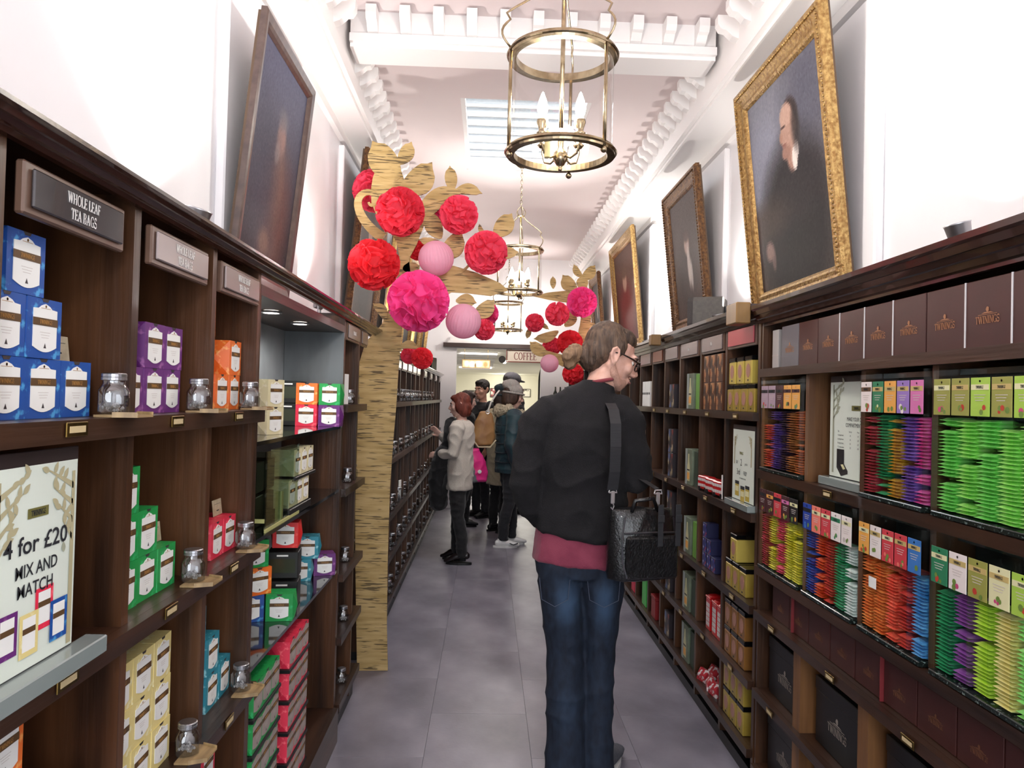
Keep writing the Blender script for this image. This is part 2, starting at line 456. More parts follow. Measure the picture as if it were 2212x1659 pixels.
def cabinet(name, label, s, xf, ys, y_end, shelves, ztop, back, cy0, cy1, corn=True, cz=(1.855, .031), wood=(WOODV, WOODH)):
    """s = -1 left wall, +1 right wall; fronts of the uprights at xf"""
    t = T(name, label, 'shelving', (xf, ys[0], 0))
    def P(n, x0, x1, y0, y1, z0, z1, m):
        a, b = sorted((xf + s * x0, xf + s * x1))
        return O(n, MB().box(a - xf, b - xf, y0 - ys[0], y1 - ys[0], z0, z1), m, t)
    P('back_panel', .262, .274, ys[0], y_end, .05, ztop, back)
    for y in ys: P('upright', 0, .26, y - .013, y + .013, .05, ztop, wood[0])
    for z in shelves:
        P('shelf', .0, .26, ys[0], y_end, z - .026, z, wood[1])
        P('shelf_nosing', -.022, -.0005, ys[0], y_end, z - .034, z, wood[1])
    P('top_board', -.01, .274, ys[0], y_end, ztop, ztop + .012, wood[1])
    P('plinth', .01, .26, ys[0], y_end, .0, .049, BLACK)
    if corn:
        pr = [(s * a * .95, b * cz[1] / .056) for a, b in CORN]
        O('cornice', MB().prism(pr, lambda a, b, tt: (a, tt - ys[0], b + cz[0]), cy0, cy1), WOODC, t)
    return t
def plates(t, s, xf, spots):
    """little brass price plates on the shelf nosings"""
    me = MB().bev(-.03, .03, -.0025, 0, 0, .022, .001).box(-.022, .022, -.003, -.0024, .006, .016, 1).mesh('price_plate', [BRASS, M('aged_card', 'C9B58A', .7)])
    for y, z in spots:
        link('price_plate', me, t, Vector((xf - s * .0235, y, z)) - t.location, (0, 0, RZL if s < 0 else RZR))
PLATE = M('smoked_plate', '2A2428', .16, spec=.7, coat=.6)
PLATEP = M('reflection_plate', 'A69896', .18, metal=.4, spec=.8)  # reflections on the glossy plates painted in as a pale base colour
SIGNW = M('sign_oak', '5E463A', .35, col2='6E5446', scale=(10, 2, 10), coat=.2)
# ---- left, nearest
lc = cabinet('shelf_unit', 'dark oak cubbyhole shelving along the left wall nearest the viewer', -1, FL, [.22, .61, 1.0, 1.39, 1.78, 2.125], 2.138, SH_L, 1.875, WOODV, .2, 4.238, corn=False)
S('trim_6', MB().prism([(-a * .95 + FL, b * .031 / .056 + 1.855) for a, b in CORN], lambda a, b, tt: (a, tt, b), .2, 4.238), WOODC)
plates(lc, -1, FL, [(y, z - .025) for z in SH_L[:3] for y in (1.163, 1.535, 1.91)])
for y0, y1, pl in ((1.046, 1.332, PLATE), (1.438, 1.727, PLATEP), (1.814, 2.108, PLATEP), (.655, .965, PLATE)):
    b = sign_board(lc, -1, FL + .004, y0, y1, 1.764, 1.838, pl, ['WHOLE LEAF', 'TEA BAGS'], TEXTW)
    b.location -= lc.location
# ---- left, display case with lit interior
CASEB = M('case_grey_panel', '84898C', .5, col2='A0A6AA', scale=(3, 3, 3))
case = T('display_case', 'lit dark display case with glass shelves between the left cubbyholes', 'display case', (FL, 2.14, 0))
def CP(n, x0, x1, y0, y1, z0, z1, m, par=None):
    a, b = sorted((-x0, -x1)); return O(n, MB().box(a, b, y0 - 2.14, y1 - 2.14, z0, z1), m, par or case)
CP('back_panel', .262, .274, 2.141, 2.78, .15, 1.80, CASEB); CP('back_panel', .262, .274, 2.786, 3.385, .15, 1.80, CASEB)
CP('side_panel', 0, .26, 2.141, 2.146, .15, 1.8, WOODV); CP('side_panel', 0, .26, 3.375, 3.385, .15, 1.38, WOODV); CP('side_panel', 0, .26, 3.375, 3.385, 1.381, 1.799, M('lamplit_wood_panel', '4E5254', .3, col2='70767A', scale=(6, 6, 1.5), coat=.2))  # upper far panel: lamp wash and flare on dark wood painted in as grey
CP('top_board', 0, .274, 2.141, 3.385, 1.80, 1.83, WOODH)
CP('base', -.02, .274, 2.141, 3.385, .0, .149, WOODH)
GSH = M('black_glass_shelf', '14181A', .08, spec=.8, coat=.5)
for z in (1.388, 1.11, .755): CP('glass_shelf', .002, .258, 2.148, 3.372, z - .012, z, GSH)
LAMP = M('lamp_glow', 'FFF6E6', emit=14)
for y in (2.56, 2.95):
    d = O('downlight', MB().lathe([(.026, 1.799), (.034, 1.799), (.036, 1.793), (.026, 1.792), (.026, 1.799)], (0, 0, 0), 20), CHROME, case, (-.09, y - 2.14, 0))
    O('lamp', MB().lathe([(.025, 1.794), (.0, 1.793)], (0, 0, 0), 16), LAMP, d)
    spot('case_downlight', (FL - .09, y, 1.785), (FL - .09, y + .25, 0), 4.2, 160, .6, (1, .97, .93))
# ---- left, two narrow bays and open corner shelves
le = cabinet('shelf_unit', 'narrow dark oak shelving with open end shelves beside the wooden tree trunk', -1, FL, [3.40, 3.78], 3.93, SH_L, 1.875, WOODV, 3.4, 3.4, corn=False)
for y0, y1 in ((3.43, 3.75), (3.80, 3.99)):
    b = sign_board(le, -1, FL + .004, y0, y1, 1.772, 1.853, PLATEP, ['TEA BAGS'] if y0 < 3.5 else None); b.location -= le.location
# ---- left, beyond the tree
ysf = [4.42 + .39 * i for i in range(16)]
lf = cabinet('shelf_unit', 'long dark cubbyhole shelving with glass jars beyond the wooden tree', -1, FL, ysf, ysf[-1], SH_L, 1.80, WOODV, 4.4, 10.28, cz=(1.785, .035))
for i in range(15):
    if i % 2 == 0 or i < 6:
        b = sign_board(lf, -1, FL + .004, ysf[i] + .03, ysf[i] + .36, 1.71, 1.785, PLATEP); b.location -= lf.location
# ---- right, beyond the dispensers
ysr = [3.022, 3.445, 3.86, 4.28, 4.65, 5.0] + [5.4 + .4 * i for i in range(13)]
rf = cabinet('shelf_unit', 'dark oak cubbyhole shelving along the right wall behind the man', 1, FR, ysr, ysr[-1], SH_R, 1.875, WOODV, 3.0, 10.2, cz=(1.856, .076))
plates(rf, 1, FR, [((ysr[i] + ysr[i + 1]) / 2, z - .031) for z in SH_R[:4] for i in range(5)])
PINKP = M('pink_plate', 'C4535F', .3, coat=.4)
COPP = M('copper_plate', '8A5038', .25, metal=.5)
for i in range(7):
    b = sign_board(rf, 1, FR - .004, ysr[i] + .03, ysr[i + 1] - .03, 1.772, 1.862, PINKP if i == 0 else COPP if i == 4 else PLATEP, ['TEA'] if i in (1, 2) else None)
    b.location -= rf.location
# brackets where two lengths of cornice meet
for k, (y, lab) in enumerate(((3.06, 'golden wooden block capping the cornice joint right of the loudspeaker'), (4.63, 'small golden wooden block on the cornice beside the man\'s forehead'))):
    tag(O('cornice_block', MB().bev(0, .06, 0, .13 - .05 * k, 0, .085 - .02 * k, .004), M('gilt_wood', '8C6A3A', .4, col2='6E5130', scale=(9, 9, 2)), None, (FR - .105, y - .06, 1.852 + .02 * k)), lab, 'block')
# ---- right, nearest: tea-bag dispenser unit
YD = [2.965, 2.555, 2.17, 1.815, 1.43, 1.06]
du = T('shelf_unit', 'dark oak shelving full of tea sachet dispensers at the right edge', 'shelving', (FR, .62, 0))
def DP(n, x0, x1, y0, y1, z0, z1, m):
    return O(n, MB().box(x0, x1, y0 - .62, y1 - .62, z0, z1), m, du)
DP('back_panel', .262, .274, .62, 2.98, .05, 1.90, WOODT)
for y in YD:
    DP('upright', 0, .26, y - .013, y + .013, .90, 1.655, WOODT if y in (2.555, 2.965) else WOODV)
DP('end_panel', 0, .26, 2.979, 2.992, .05, 1.9, WOODV)
for z, n in ((1.668, 'shelf'), (1.272, 'shelf'), (.895, 'shelf'), (.72, 'shelf'), (.415, 'shelf'), (.12, 'shelf')):
    DP(n, .001, .26, .62, 2.978, z - .022, z, WOODH)
    DP('shelf_nosing', -.02, 0, .62, 2.978, z - .032, z, WOODH)
DP('top_board', -.005, .274, .62, 2.992, 1.885, 1.9, WOODH)
DP('fascia', 0, .014, .62, 2.978, 1.838, 1.884, WOODC)
DP('plinth', .0, .26, .62, 2.98, 0, .087, WOODH)
for y in (2.60, 2.14, 1.70, 1.27): DP('upright', .0, .26, y - .03, y + .03, .121, .687, WOODT)
pr = [(a * .95, b * 1.25) for a, b in CORN]
O('cornice', MB().prism(pr, lambda a, b, tt: (a, tt - .62, b + 1.85), .62, 3.0), WOODC, du)
plates(du, 1, FR, [(2.78, .69), (2.3, .69), (1.87, .69), (1.45, .69), (2.78, .386), (2.3, .386), (1.9, .386), (2.34, 1.243)])
# ================================================================== cartons, jars, cards
def carton_mat(name, a, b):
    return M('carton_' + name, a, .42, col2=b, scale=(55, 55, 55), detail=3, lo=.56, hi=.66)
CART = {n: carton_mat(n, a, b) for n, a, b in (
    ('blue', '1C4FA0', '4FA0D8'), ('purple', '6A2C78', 'A060A0'), ('orange', 'F0742C', 'FFB060'), ('green', '1F9A4A', '2FB86A'),
    ('red', 'E8304E', 'FF6A78'), ('yellow', 'EAD890', 'F6EEC0'), ('teal', '2C8CA0', '9AD8E0'), ('cream', 'E0D6AC', 'F0E8CC'),
    ('pink', 'D890A0', 'E8B0B8'), ('scarlet', 'E02A2A', 'F04A40'), ('charcoal', '1B1C1C', '26282A'))}
CW, CHT, CD = .0905, .0905, .08
def carton_body():
    w_, h, d, b = CW / 2 - .001, CHT, CD, .0115
    vs = [(-w_, 0, 0), (w_, 0, 0), (w_, 0, h), (-w_, 0, h), (-w_, d, 0), (w_, d, 0), (w_, d, h), (-w_, d, h), (-w_ - b, d / 2, h / 2), (w_ + b, d / 2, h / 2)]
    fs = [(0, 1, 2, 3), (5, 4, 7, 6), (3, 2, 6, 7), (1, 0, 4, 5), (0, 3, 8), (3, 7, 8), (7, 4, 8), (4, 0, 8), (2, 1, 9), (6, 2, 9), (5, 6, 9), (1, 5, 9)]
    return MB().add(vs, fs)
def label_poly(w2, z0, z1, n=9):
    p = [(-w2 + 2 * w2 * i / n, z0 - .008 * sin(pi * i / n)) for i in range(n + 1)]
    p += [(w2, z1), (w2 * .55, z1 + .001), (w2 * .36, z1 + .005), (0, z1 + .0085), (-w2 * .36, z1 + .005), (-w2 * .55, z1 + .001), (-w2, z1)]
    return p
FR_ = lambda a, b, t: (a, t, b)
def carton_label():
    m = MB()
    m.prism(label_poly(.0305, .0175, .0745), FR_, -.0012, -.0002, 0)
    m.box(-.0315, .0315, -.0018, -.0011, .0495, .061, 1)
    serif('TWININGS', .0065, 0, .0553, .85, -.0019, .0004, 2, m)
    m.add([(-.0035, -.0014, .0155), (.0035, -.0014, .0155), (0, -.0014, .0235)], [(0, 1, 2)], 3)
    m.box(-.012, .012, -.0014, -.0011, .0755, .0762, 2)
    m.lathe([(.0022, 0), (0, 0)], (0, 0, 0), 8, 2)
    for q in range(len(m.v) - 16, len(m.v)): m.v[q] = (m.v[q][0], -.0014, .0788 + m.v[q][1])
    for k in range(3): m.box(-.013 + .002 * k, .013 - .002 * k, -.0014, -.0011, .039 - .004 * k, .0396 - .004 * k, 4)
    m.add([(-.010, -.0005, .0905), (.010, -.0005, .0905), (.006, -.0005, .0855), (-.006, -.0005, .0855)], [(0, 1, 2, 3)], 3)
    return m
GREYP = M('faint_print', 'C8BEB8', .6)
LABELMATS = [WHITE, BROWNB, GOLDP, DKPRINT, GREYP]
_cb = carton_body().mesh('tea_carton', CART['blue'])
_cl = carton_label().mesh('front_label', LABELMATS)
_c0 = tag(link('tea_carton', _cb), '', 'carton')
_l0 = link('front_label', _cl, _c0)
_l0['label'] = 'white arched label with a brown band'
CARTON = Kind(_c0)
CN = {'blue': 'blue', 'purple': 'purple', 'orange': 'orange', 'green': 'green', 'red': 'crimson', 'yellow': 'pale yellow', 'teal': 'teal', 'cream': 'cream', 'pink': 'pale pink', 'scarlet': 'scarlet', 'charcoal': 'black'}
ONES = ['', 'first', 'second', 'third', 'fourth', 'fifth', 'sixth', 'seventh', 'eighth', 'ninth', 'tenth', 'eleventh', 'twelfth', 'thirteenth', 'fourteenth', 'fifteenth', 'sixteenth', 'seventeenth', 'eighteenth', 'nineteenth']
def ordw(n): return ONES[n] if n < 20 else {20: 'twentieth', 30: 'thirtieth'}.get(n) or {2: 'twenty-', 3: 'thirty-'}[n // 10] + ONES[n % 10]
OR12 = ['first', 'second', 'third', 'fourth', 'fifth', 'sixth', 'seventh', 'eighth', 'ninth', 'tenth', 'eleventh', 'twelfth']
def carton(col, loc, rot, where, group, wide=False):
    o = CARTON.put(loc, rot, CN[col] + ' carton, ' + where, group)
    setmat(o, 0, CART[col])
    if wide:                                   # display packs with nearly full-width labels
        for c in o.children: c.scale = (1.36, 1, 1.1); c.location.z = -.003; setmat(c, 0, M('shaded_white_card', 'A89C96', .6))  # white label greyed: dimness of the lower case painted in
    return o
ORD = ['nearest', 'second', 'third', 'fourth', 'fifth', 'sixth', 'seventh']
ROWS = ['bottom', 'second', 'third', 'fourth', 'fifth', 'sixth', 'seventh']
def stack(col, ys, z, rows, place, pitch=CHT + .0006, x=FL - .036, jit=.003):
    """ys per row: list of lists of centres along the left wall"""
    for r, row in enumerate(rows):
        for k, y in enumerate(row):
            carton(col, (x - random.random() * jit, y, z + .0004 + r * pitch), (0, 0, RZL + random.uniform(-.03, .03)),
                   f'{ROWS[r]} row, {ORD[k]} from left, {place}', f'{CN[col]} cartons, {place}')
SH1, SH2, SH3, SH4, SH5 = SH_L
P_ = .0911
BA, BB, BC = [1.088, 1.180, 1.2725], [1.4705, 1.5625, 1.6545], [1.852, 1.946, 2.054]
stack('blue', 0, SH1, [BA, [1.083, 1.176], [1.125]], 'top shelf under the first sign')
stack('purple', 0, SH1, [BB, [1.563, 1.656]], 'top shelf under the second sign')
stack('orange', 0, SH1, [[1.852, 1.957, 2.052], [1.852, 2.056], [1.852]], 'top shelf under the third sign')
stack('green', 0, SH2, [BB, BB[:2], BB[:1]], 'second left bay, second shelf')
stack('red', 0, SH2, [[1.962, 2.056]], 'third left bay, second shelf')
stack('yellow', 0, SH3, [BB] * 3, 'second left bay, third shelf')
stack('teal', 0, SH3, [[1.852, 1.956, 2.052], [1.852, 1.956], [1.852]], 'third left bay, third shelf')
tag(O('riser', MB().bev(-.19, 0, 0, .31, 0, .048, .003), BLACK, None, (FL - .03, 1.03, SH3 + .0006)), 'low black riser under the orange cartons at the bottom left', 'riser')
stack('orange', 0, SH3 + .0495, [[1.119, 1.274], [1.119], [1.119]], 'below the offer poster')
stack('red', 0, SH4, [[1.852, 1.948], [1.852, 1.948], [1.852]], 'third left bay, fourth shelf')
stack('green', 0, SH4, [BB, BB[:2]], 'second left bay, fourth shelf')
# jars of sample leaves on small wooden trays
def jar_kind():
    m = MB(); b = .0315; body = []
    for z, r in ((0, .026), (.004, b), (.046, b), (.056, .026), (.060, .0235), (.066, .0235)):
        ring = []
        for k in range(24):
            q = 2 * pi * k / 24; cq, sq = cos(q), sin(q)
            e = 4.5 if .003 < z < .05 else 2.6
            d = (abs(cq) ** e + abs(sq) ** e) ** (-1 / e)
            ring.append((r * cq * d, r * sq * d, z))
        body.append(ring)
    vs = [p for r in body for p in r]; fs = [tuple(range(24))[::-1]]
    for i in range(len(body) - 1):
        for k in range(24):
            k2 = (k + 1) % 24; fs.append((i * 24 + k, i * 24 + k2, (i + 1) * 24 + k2, (i + 1) * 24 + k))
    m.add(vs, fs)
    j = tag(O('glass_jar', m, glass_mat('jar_glass', (.86, .88, .9), .16), smooth=True), '', 'jar')
    O('lid', MB().lathe([(.024, .0665), (.0265, .067), (.0265, .072), (.0255, .0725), (.0265, .0735), (.0265, .079), (.024, .081), (.0, .081)], (0, 0, 0), 24), STEEL, j)
    cm = MB(); rnd = random.Random(3)
    for k in range(26):
        a, r = rnd.uniform(0, 6.28), rnd.uniform(0, .021)
        cm.sphere((r * cos(a), r * sin(a), .007 + rnd.random() * .012), (.005, .004, .004), 6, 4)
    O('sample_leaves', cm, M('sample', '7C7A78', .5, col2='C8C6C4', scale=(160, 160, 160)), j)['kind'] = 'stuff'
    return Kind(j)
JAR = jar_kind()
tr = MB(); hexp = [(-.045, .03), (-.045, .0), (-.03, -.035), (.03, -.035), (.045, .0), (.045, .03)]
tr.prism(hexp, lambda a, b, t: (a, b, t), 0, .004).prism([(-.045, 0), (-.03, -.035), (-.028, -.033), (-.0425, 0)], lambda a, b, t: (a, b, t), .004, .009)
tr.prism([(.045, 0), (.03, -.035), (.028, -.033), (.0425, 0)], lambda a, b, t: (a, b, t), .004, .009)
TRAY = Kind(tag(O('sample_tray', tr, M('tray_wood', '8A7250', .5, col2='B09468', scale=(8, 60, 8))), '', 'tray'))
JW = {0: 'on the top shelf', 1: 'on the second shelf', 2: 'on the third shelf'}
for y, sh, k, w_ in ((1.318, SH1, 'blue', 0), (1.70, SH1, 'purple', 0), (2.062, SH1, 'orange', 0), (1.70, SH2, 'green', 1), (2.062, SH2, 'crimson', 1), (1.70, SH3, 'yellow', 2), (2.062, SH3, 'teal', 2)):
    TRAY.put((FL + .022, y, sh + .0006), (0, 0, RZL), f'small hexagonal wooden tray beside the {k} cartons {JW[w_]}', 'trays under the sample jars')
    JAR.put((FL + .002, y, sh + .0052), (0, 0, RZL + .5), f'square glass jar with steel lid beside the {k} cartons {JW[w_]}', 'sample jars on the left shelves', (.76, .76, .86))
# tent cards
cd = MB().bev(-.032, .032, 0, .0025, 0, .042, .0006).box(-.008, .008, -.0007, -.0001, .012, .0145, 1).box(-.022, .022, -.0006, -.0001, .03, .0306, 1)
CARD = Kind(tag(O('shelf_card', cd, [M('kraft_card', 'A8987A', .7, col2='C8BCA0', scale=(30, 30, 30)), TEXTD]), '', 'card'))
for y, z, k, m in ((1.28, SH1 + P_, 'blue', 0), (1.672, SH2 + P_, 'green', 0), (2.056, SH2 + P_, 'crimson', 0), (2.055, SH3 + P_, 'teal', 0)):
    CARD.put((FL - .07, y, z + .001), (-.12, 0, RZL), f'small beige card propped on the {k} cartons', 'beige price cards')
# ---- display case contents
def CC(col, x, y, z, rz, where): carton(col, (x, y, z + .0006), (0, 0, rz), where, 'cartons in the display case')
z1 = 1.388
CC('purple', -.668, 3.235, z1, .0, 'right of the crimson one'); CC('red', -.764, 3.235, z1, .02, 'beneath the orange one')
CC('green', -.668, 3.235, z1 + P_, .0, 'on top of the purple one'); CC('orange', -.764, 3.235, z1 + P_, .02, 'stacked on the crimson one')
CC('cream', -.70, 2.54, z1, RZL - .35, 'at the front of the top glass shelf'); CC('pink', -.69, 2.255, z1, RZL - .1, 'at the near end of the top glass shelf')
CC('pink', -.69, 2.255, z1 + P_, RZL - .1, 'upper one at the near end'); CC('cream', -.70, 2.54, z1 + P_, RZL - .35, 'upper one at the front of the top glass shelf')
z3 = .755
CC('blue', -.775, 2.58, z3, .45, 'beside the lower green one, third glass shelf'); CC('green', -.684, 2.60, z3, .12, 'in front on the third glass shelf')
CC('orange', -.748, 2.585, z3 + P_, .8, 'standing on the blue one'); CC('green', -.762, 2.585, z3 + 2 * P_, .7, 'on top of the orange one')
CC('scarlet', -.712, 2.76, z3 + .215, .12, 'under the middle glass shelf'); CC('teal', -.725, 3.16, z3 + P_, .15, 'topmost, left of the purple one')
CC('purple', -.672, 3.26, z3, .35, 'at the far end of the third glass shelf'); CC('teal', -.75, 3.15, z3, .2, 'beneath the other teal one')
# black presentation boxes in the case
bb = tag(O('presentation_box', MB().bev(-.055, .055, 0, .1, 0, .094, .002).box(-.02, .02, -.0008, 0, .078, .084, 1), [M('matt_black_box', '1A1B1A', .5), WHITE]), '', 'box')
O('window', MB().box(-.045, .045, -.0008, 0, .02, .07), M('dim_window', '3A3F30', .2, coat=.5), bb)
PBOX = Kind(bb)
for x, y, z, r, l in ((-.845, 3.24, z1, .0, 'lower of two on the top glass shelf'), (-.845, 3.24, z1 + .095, .0, 'upper of two on the top glass shelf'),
                      (-.72, 2.76, z3, .12, 'lower one under the scarlet carton'), (-.72, 2.76, z3 + .1055, .12, 'upper one under the scarlet carton'), (-.76, 2.93, z3, .2, 'far one on the third glass shelf')):
    PBOX.put((x, y, z + .0008), (0, 0, r), 'black windowed presentation box, ' + l, 'black boxes in the display case')
# clear boxes with a pale frame on the middle shelf
gl = T('glass_display_box', 'clear acrylic display box with yellow-green edging on the middle glass shelf', 'display box', (-.80, 2.27, 1.111))
for n, a in (('pane', (0, .15, 0, .003, 0, .24)), ('pane', (.147, .15, .003, .40, 0, .24)), ('pane', (0, .003, .003, .4, 0, .24))): O(n, MB().box(*a), glass_mat('green_acrylic', (.78, .86, .80), .14), gl)
EDG = M('lime_edge', 'B8B878', .4)
for a in ((0, .152, -.004, 0, .03, .042), (-.004, 0, -.004, 0, 0, .24), (.151, .156, 0, .4, .0, .01), (.13, .15, .19, .21, 0, .10)): O('edging', MB().box(*a), EDG, gl)
for i, (y, z, l) in enumerate(((2.33, .0, 'lower near'), (2.45, .0, 'lower far'), (2.33, .105, 'upper near'), (2.45, .105, 'upper far'))):
    PBOX.put((-.75, y, 1.1118 + z), (0, 0, .06), f'black windowed presentation box, {l} one inside the acrylic box', 'black boxes in the display case')
for i, y in enumerate((2.66, 2.755, 2.85)):
    carton('cream', (FL - .012, y, 1.1122 + .13), (0, 0, RZL), f'{ORD[i]} from left in the upper trio, middle glass shelf', 'cream cartons on the middle glass shelf')
    carton('charcoal' if i == 9 else 'cream', (FL - .012, y - .06, 1.1122 + .03), (0, 0, RZL), f'{ORD[i]} from left in the lower trio, middle glass shelf', 'cream cartons on the middle glass shelf')
for z in (.0, .1165): 
    tag(O('riser', MB().bev(-.07, 0, 0, .3, 0, .027 if z == 0 else .012, .002), BLACK, None, (FL - .005, 2.55 if z == 0 else 2.615, 1.1118 + z)), 'black riser under the %s trio of cream cartons' % ('lower' if z == 0 else 'upper'), 'riser')
# tall acrylic sign holder at the back of the case
sg = T('sign_holder', 'tall acrylic sign holder with pale card at the back of the display case', 'sign', (-.80, 2.40, 1.3886), (0, 0, RZL - .35))
O('card', MB().box(-.1, .1, .003, .005, 0, .36), M('pale_green_card', 'C9CFC0', .5, col2='DDE0D4', scale=(8, 8, 8)), sg)
O('front_pane', MB().box(-.103, .103, 0, .0025, 0, .363), CLEAR, sg); O('edge', MB().box(-.107, -.1035, 0, .006, 0, .366).box(-.1035, .107, 0, .006, .3635, .3665), M('glass_edge', 'A8D8C4', .2), sg)
# trays of cartons in the lower part of the case
TRK = Kind(tag(O('carton_tray', MB().bev(-.148, .148, -.003, .1, 0, .0125, .002), BLACK), '', 'tray'))
for y0, colr, nm, n in ((2.36, 'green', 'near', 5), (2.76, 'red', 'far', 5)):
    for r in range(n):
        z = .15 + .106 * r
        TRK.put((FL - .008, y0, z + .0005), (0, 0, RZL), f'black tray in the {ROWS[r]} row of the {nm} carton tower', 'black trays in the lower case')
        for k in range(3):
            carton(colr, (FL - .010, y0 - .0912 + .0912 * k, z + .0136), (0, 0, RZL), f'{ROWS[r]} row, {ORD[k]} from left, {nm} tower in the lower case', f'{CN[colr]} cartons in the lower case', wide=True)
for r in range(6):
    carton('pink', (FL - .03, 2.196, (.1515 + .0915 * r)), (0, 0, RZL), f'{ROWS[r]} row of the narrow near stack in the lower case', 'pale pink cartons in the lower case')
# ---- jars on the end shelves and on the long dark shelving
for i, z in enumerate(SH_L):
    JAR.put((FL - .02, 3.66, z + .0008), (0, 0, .3), f'glass jar in the narrow bay beside the display case, on the {["top", "second", "third", "fourth", "lowest"][i]} shelf', 'jars in the narrow bays')
    if i < 3: JAR.put((FL - .03, 3.865, z + .0008), (0, 0, .2), f'glass jar on the open end shelf by the tree trunk, on the {["top", "second", "third"][i]} shelf', 'jars on the open end shelves')
for i, z in enumerate(SH_L):
    for b in range(12):
        y = 4.42 + .39 * b
        for dy in ((.1, .28) if b < 7 else (.2,)):
            JAR.put((FL - .015 - random.random() * .02, y + dy, z + .0008), (0, 0, random.random()), f'small glass jar, {"near" if dy < .15 else "far"} one, {OR12[b]} bay beyond the tree, {["top", "second", "third", "fourth", "lowest"][i]} shelf', f'jars on the {["top", "second", "third", "fourth", "lowest"][i]} far left shelf', (1.1, 1.1, 1.15))
leaf = MB().bev(-.03, .03, 0, .004, 0, .14, .001)
LEAFL = Kind(tag(O('leaflet', leaf, WHITE), '', 'leaflet'))
for y, z, l in ((3.55, SH1, 'white upright leaflet beside the jar in the narrow bay'), (3.825, SH1, 'white upright leaflet on the open end shelf'), (3.82, SH2, 'white upright leaflet on the second open end shelf'), (5.95, SH3, 'white leaflet on the third shelf beyond the tree')):
    LEAFL.put((FL - .02, y, z + .0008), (0, 0, RZL - .3), l)
# ================================================================== sachet dispensers
def foil(name, a, b): return M('foil_' + name, a, .34, metal=.1, spec=.7, col2=b, scale=(26, 26, 26), coat=.15, detail=2)
FO = {n: foil(n, a, b) for n, a, b in (
 ('lime green', '90E85C', 'D0FCA0'), ('leaf green', '74DC5C', 'B4F898'), ('crimson', 'A82838', 'C8485A'), ('dark green', '1E8A54', '44B47C'), ('gold', 'C8901E', 'E8BC50'),
 ('violet', '6A48A8', '9878D0'), ('magenta', 'D03C90', 'F078C0'), ('orange red', 'D8481E', 'F07848'), ('purple', '5A3894', '8460B8'), ('dark plum', '302038', '4A3058'),
 ('brown', '8A5024', 'C08048'), ('rust', 'A84820', 'D07840'), ('yellow', 'D8CC28', 'EEE868'), ('deep red', 'B02C28', 'D04C40'), ('pink red', 'D02858', 'F05888'),
 ('deep blue', '1C3C98', '3C64C0'), ('coral', 'E85440', 'FF8468'), ('white', 'D8E4E0', 'F6FCFA'), ('sky blue', '3C8CD0', '78C0F0'), ('amber', 'E0682C', 'F09850'),
 ('plum', '7A3C90', 'A868B8'), ('yellow green', 'B0DC30', 'DCF870'), ('pale yellow', 'E4D880', 'F8F2B4'))}
def sachet_mesh():
    m = MB(); w_, d, h = .0315, .058, .0040
    ys = ((0, .0004), (.007, .0012), (.016, h), (d - .008, h), (d, .0004))
    vs = []
    for x, q in ((-w_, .5), (-w_ + .006, 1), (w_ - .006, 1), (w_, .5)):
        for y, t in ys: vs += [(x, y, t * q), (x, y, -t * q)]
    n = len(ys) * 2; fs = []
    for i in range(3):
        for j in range(len(ys) - 1):
            a, b = i * n + 2 * j, (i + 1) * n + 2 * j
            fs += [(a, b, b + 2, a + 2), (a + 1, a + 3, b + 3, b + 1)]
        fs += [(i * n, i * n + 1, (i + 1) * n + 1, (i + 1) * n)]
    for j in range(len(ys) - 1): fs += [(2 * j, 2 * j + 2, 2 * j + 3, 2 * j + 1), (3 * n + 2 * j, 3 * n + 2 * j + 1, 3 * n + 2 * j + 3, 3 * n + 2 * j + 2)]
    return m.add(vs, fs)
_sm = sachet_mesh()
SACH = Kind(tag(O('tea_sachet', _sm, FO['gold']), '', 'sachet'))
REST = MB(); RESTM = list(FO.keys())
rs = random.Random(11)
def header(d, x, z0, wd, top, band, art, text=None):
    h = O('header_card', MB().bev(-wd / 2, wd / 2, -.0016, 0, 0, .085, .0005).box(-wd / 2 + .002, wd / 2 - .002, -.0022, -.0015, .058, .070, 1), [top, band], d, (x, -.004, z0))
    m = serif('TWININGS', .0062, 0, .064, .72, -.0024, .0003, 0)
    for k in range(3): m.box(-wd * .3 + .002 * k, wd * .3 - .004 * k, -.0021, -.0016, .046 - .006 * k, .0475 - .006 * k, 1)
    m.lathe([(.0028, 0), (0, 0)], (0, 0, 0), 8, 1)
    for q in range(len(m.v) - 16, len(m.v)): m.v[q] = (m.v[q][0], -.0021, .077 + m.v[q][1])
    for k in range(4):
        a, b = rs.uniform(-.2, .3) * wd, .006 + rs.random() * .014; r = rs.uniform(.004, .008)
        m.add([(a + r * cos(q * pi / 4), -.0020 - .0001 * k, b + r * sin(q * pi / 4)) for q in range(8)], [tuple(range(8))], 2 + k % 2)
    O('card_print', m, [TEXTD, GREYP, art, M('art_leaf', '6E8A3C', .6)], h)
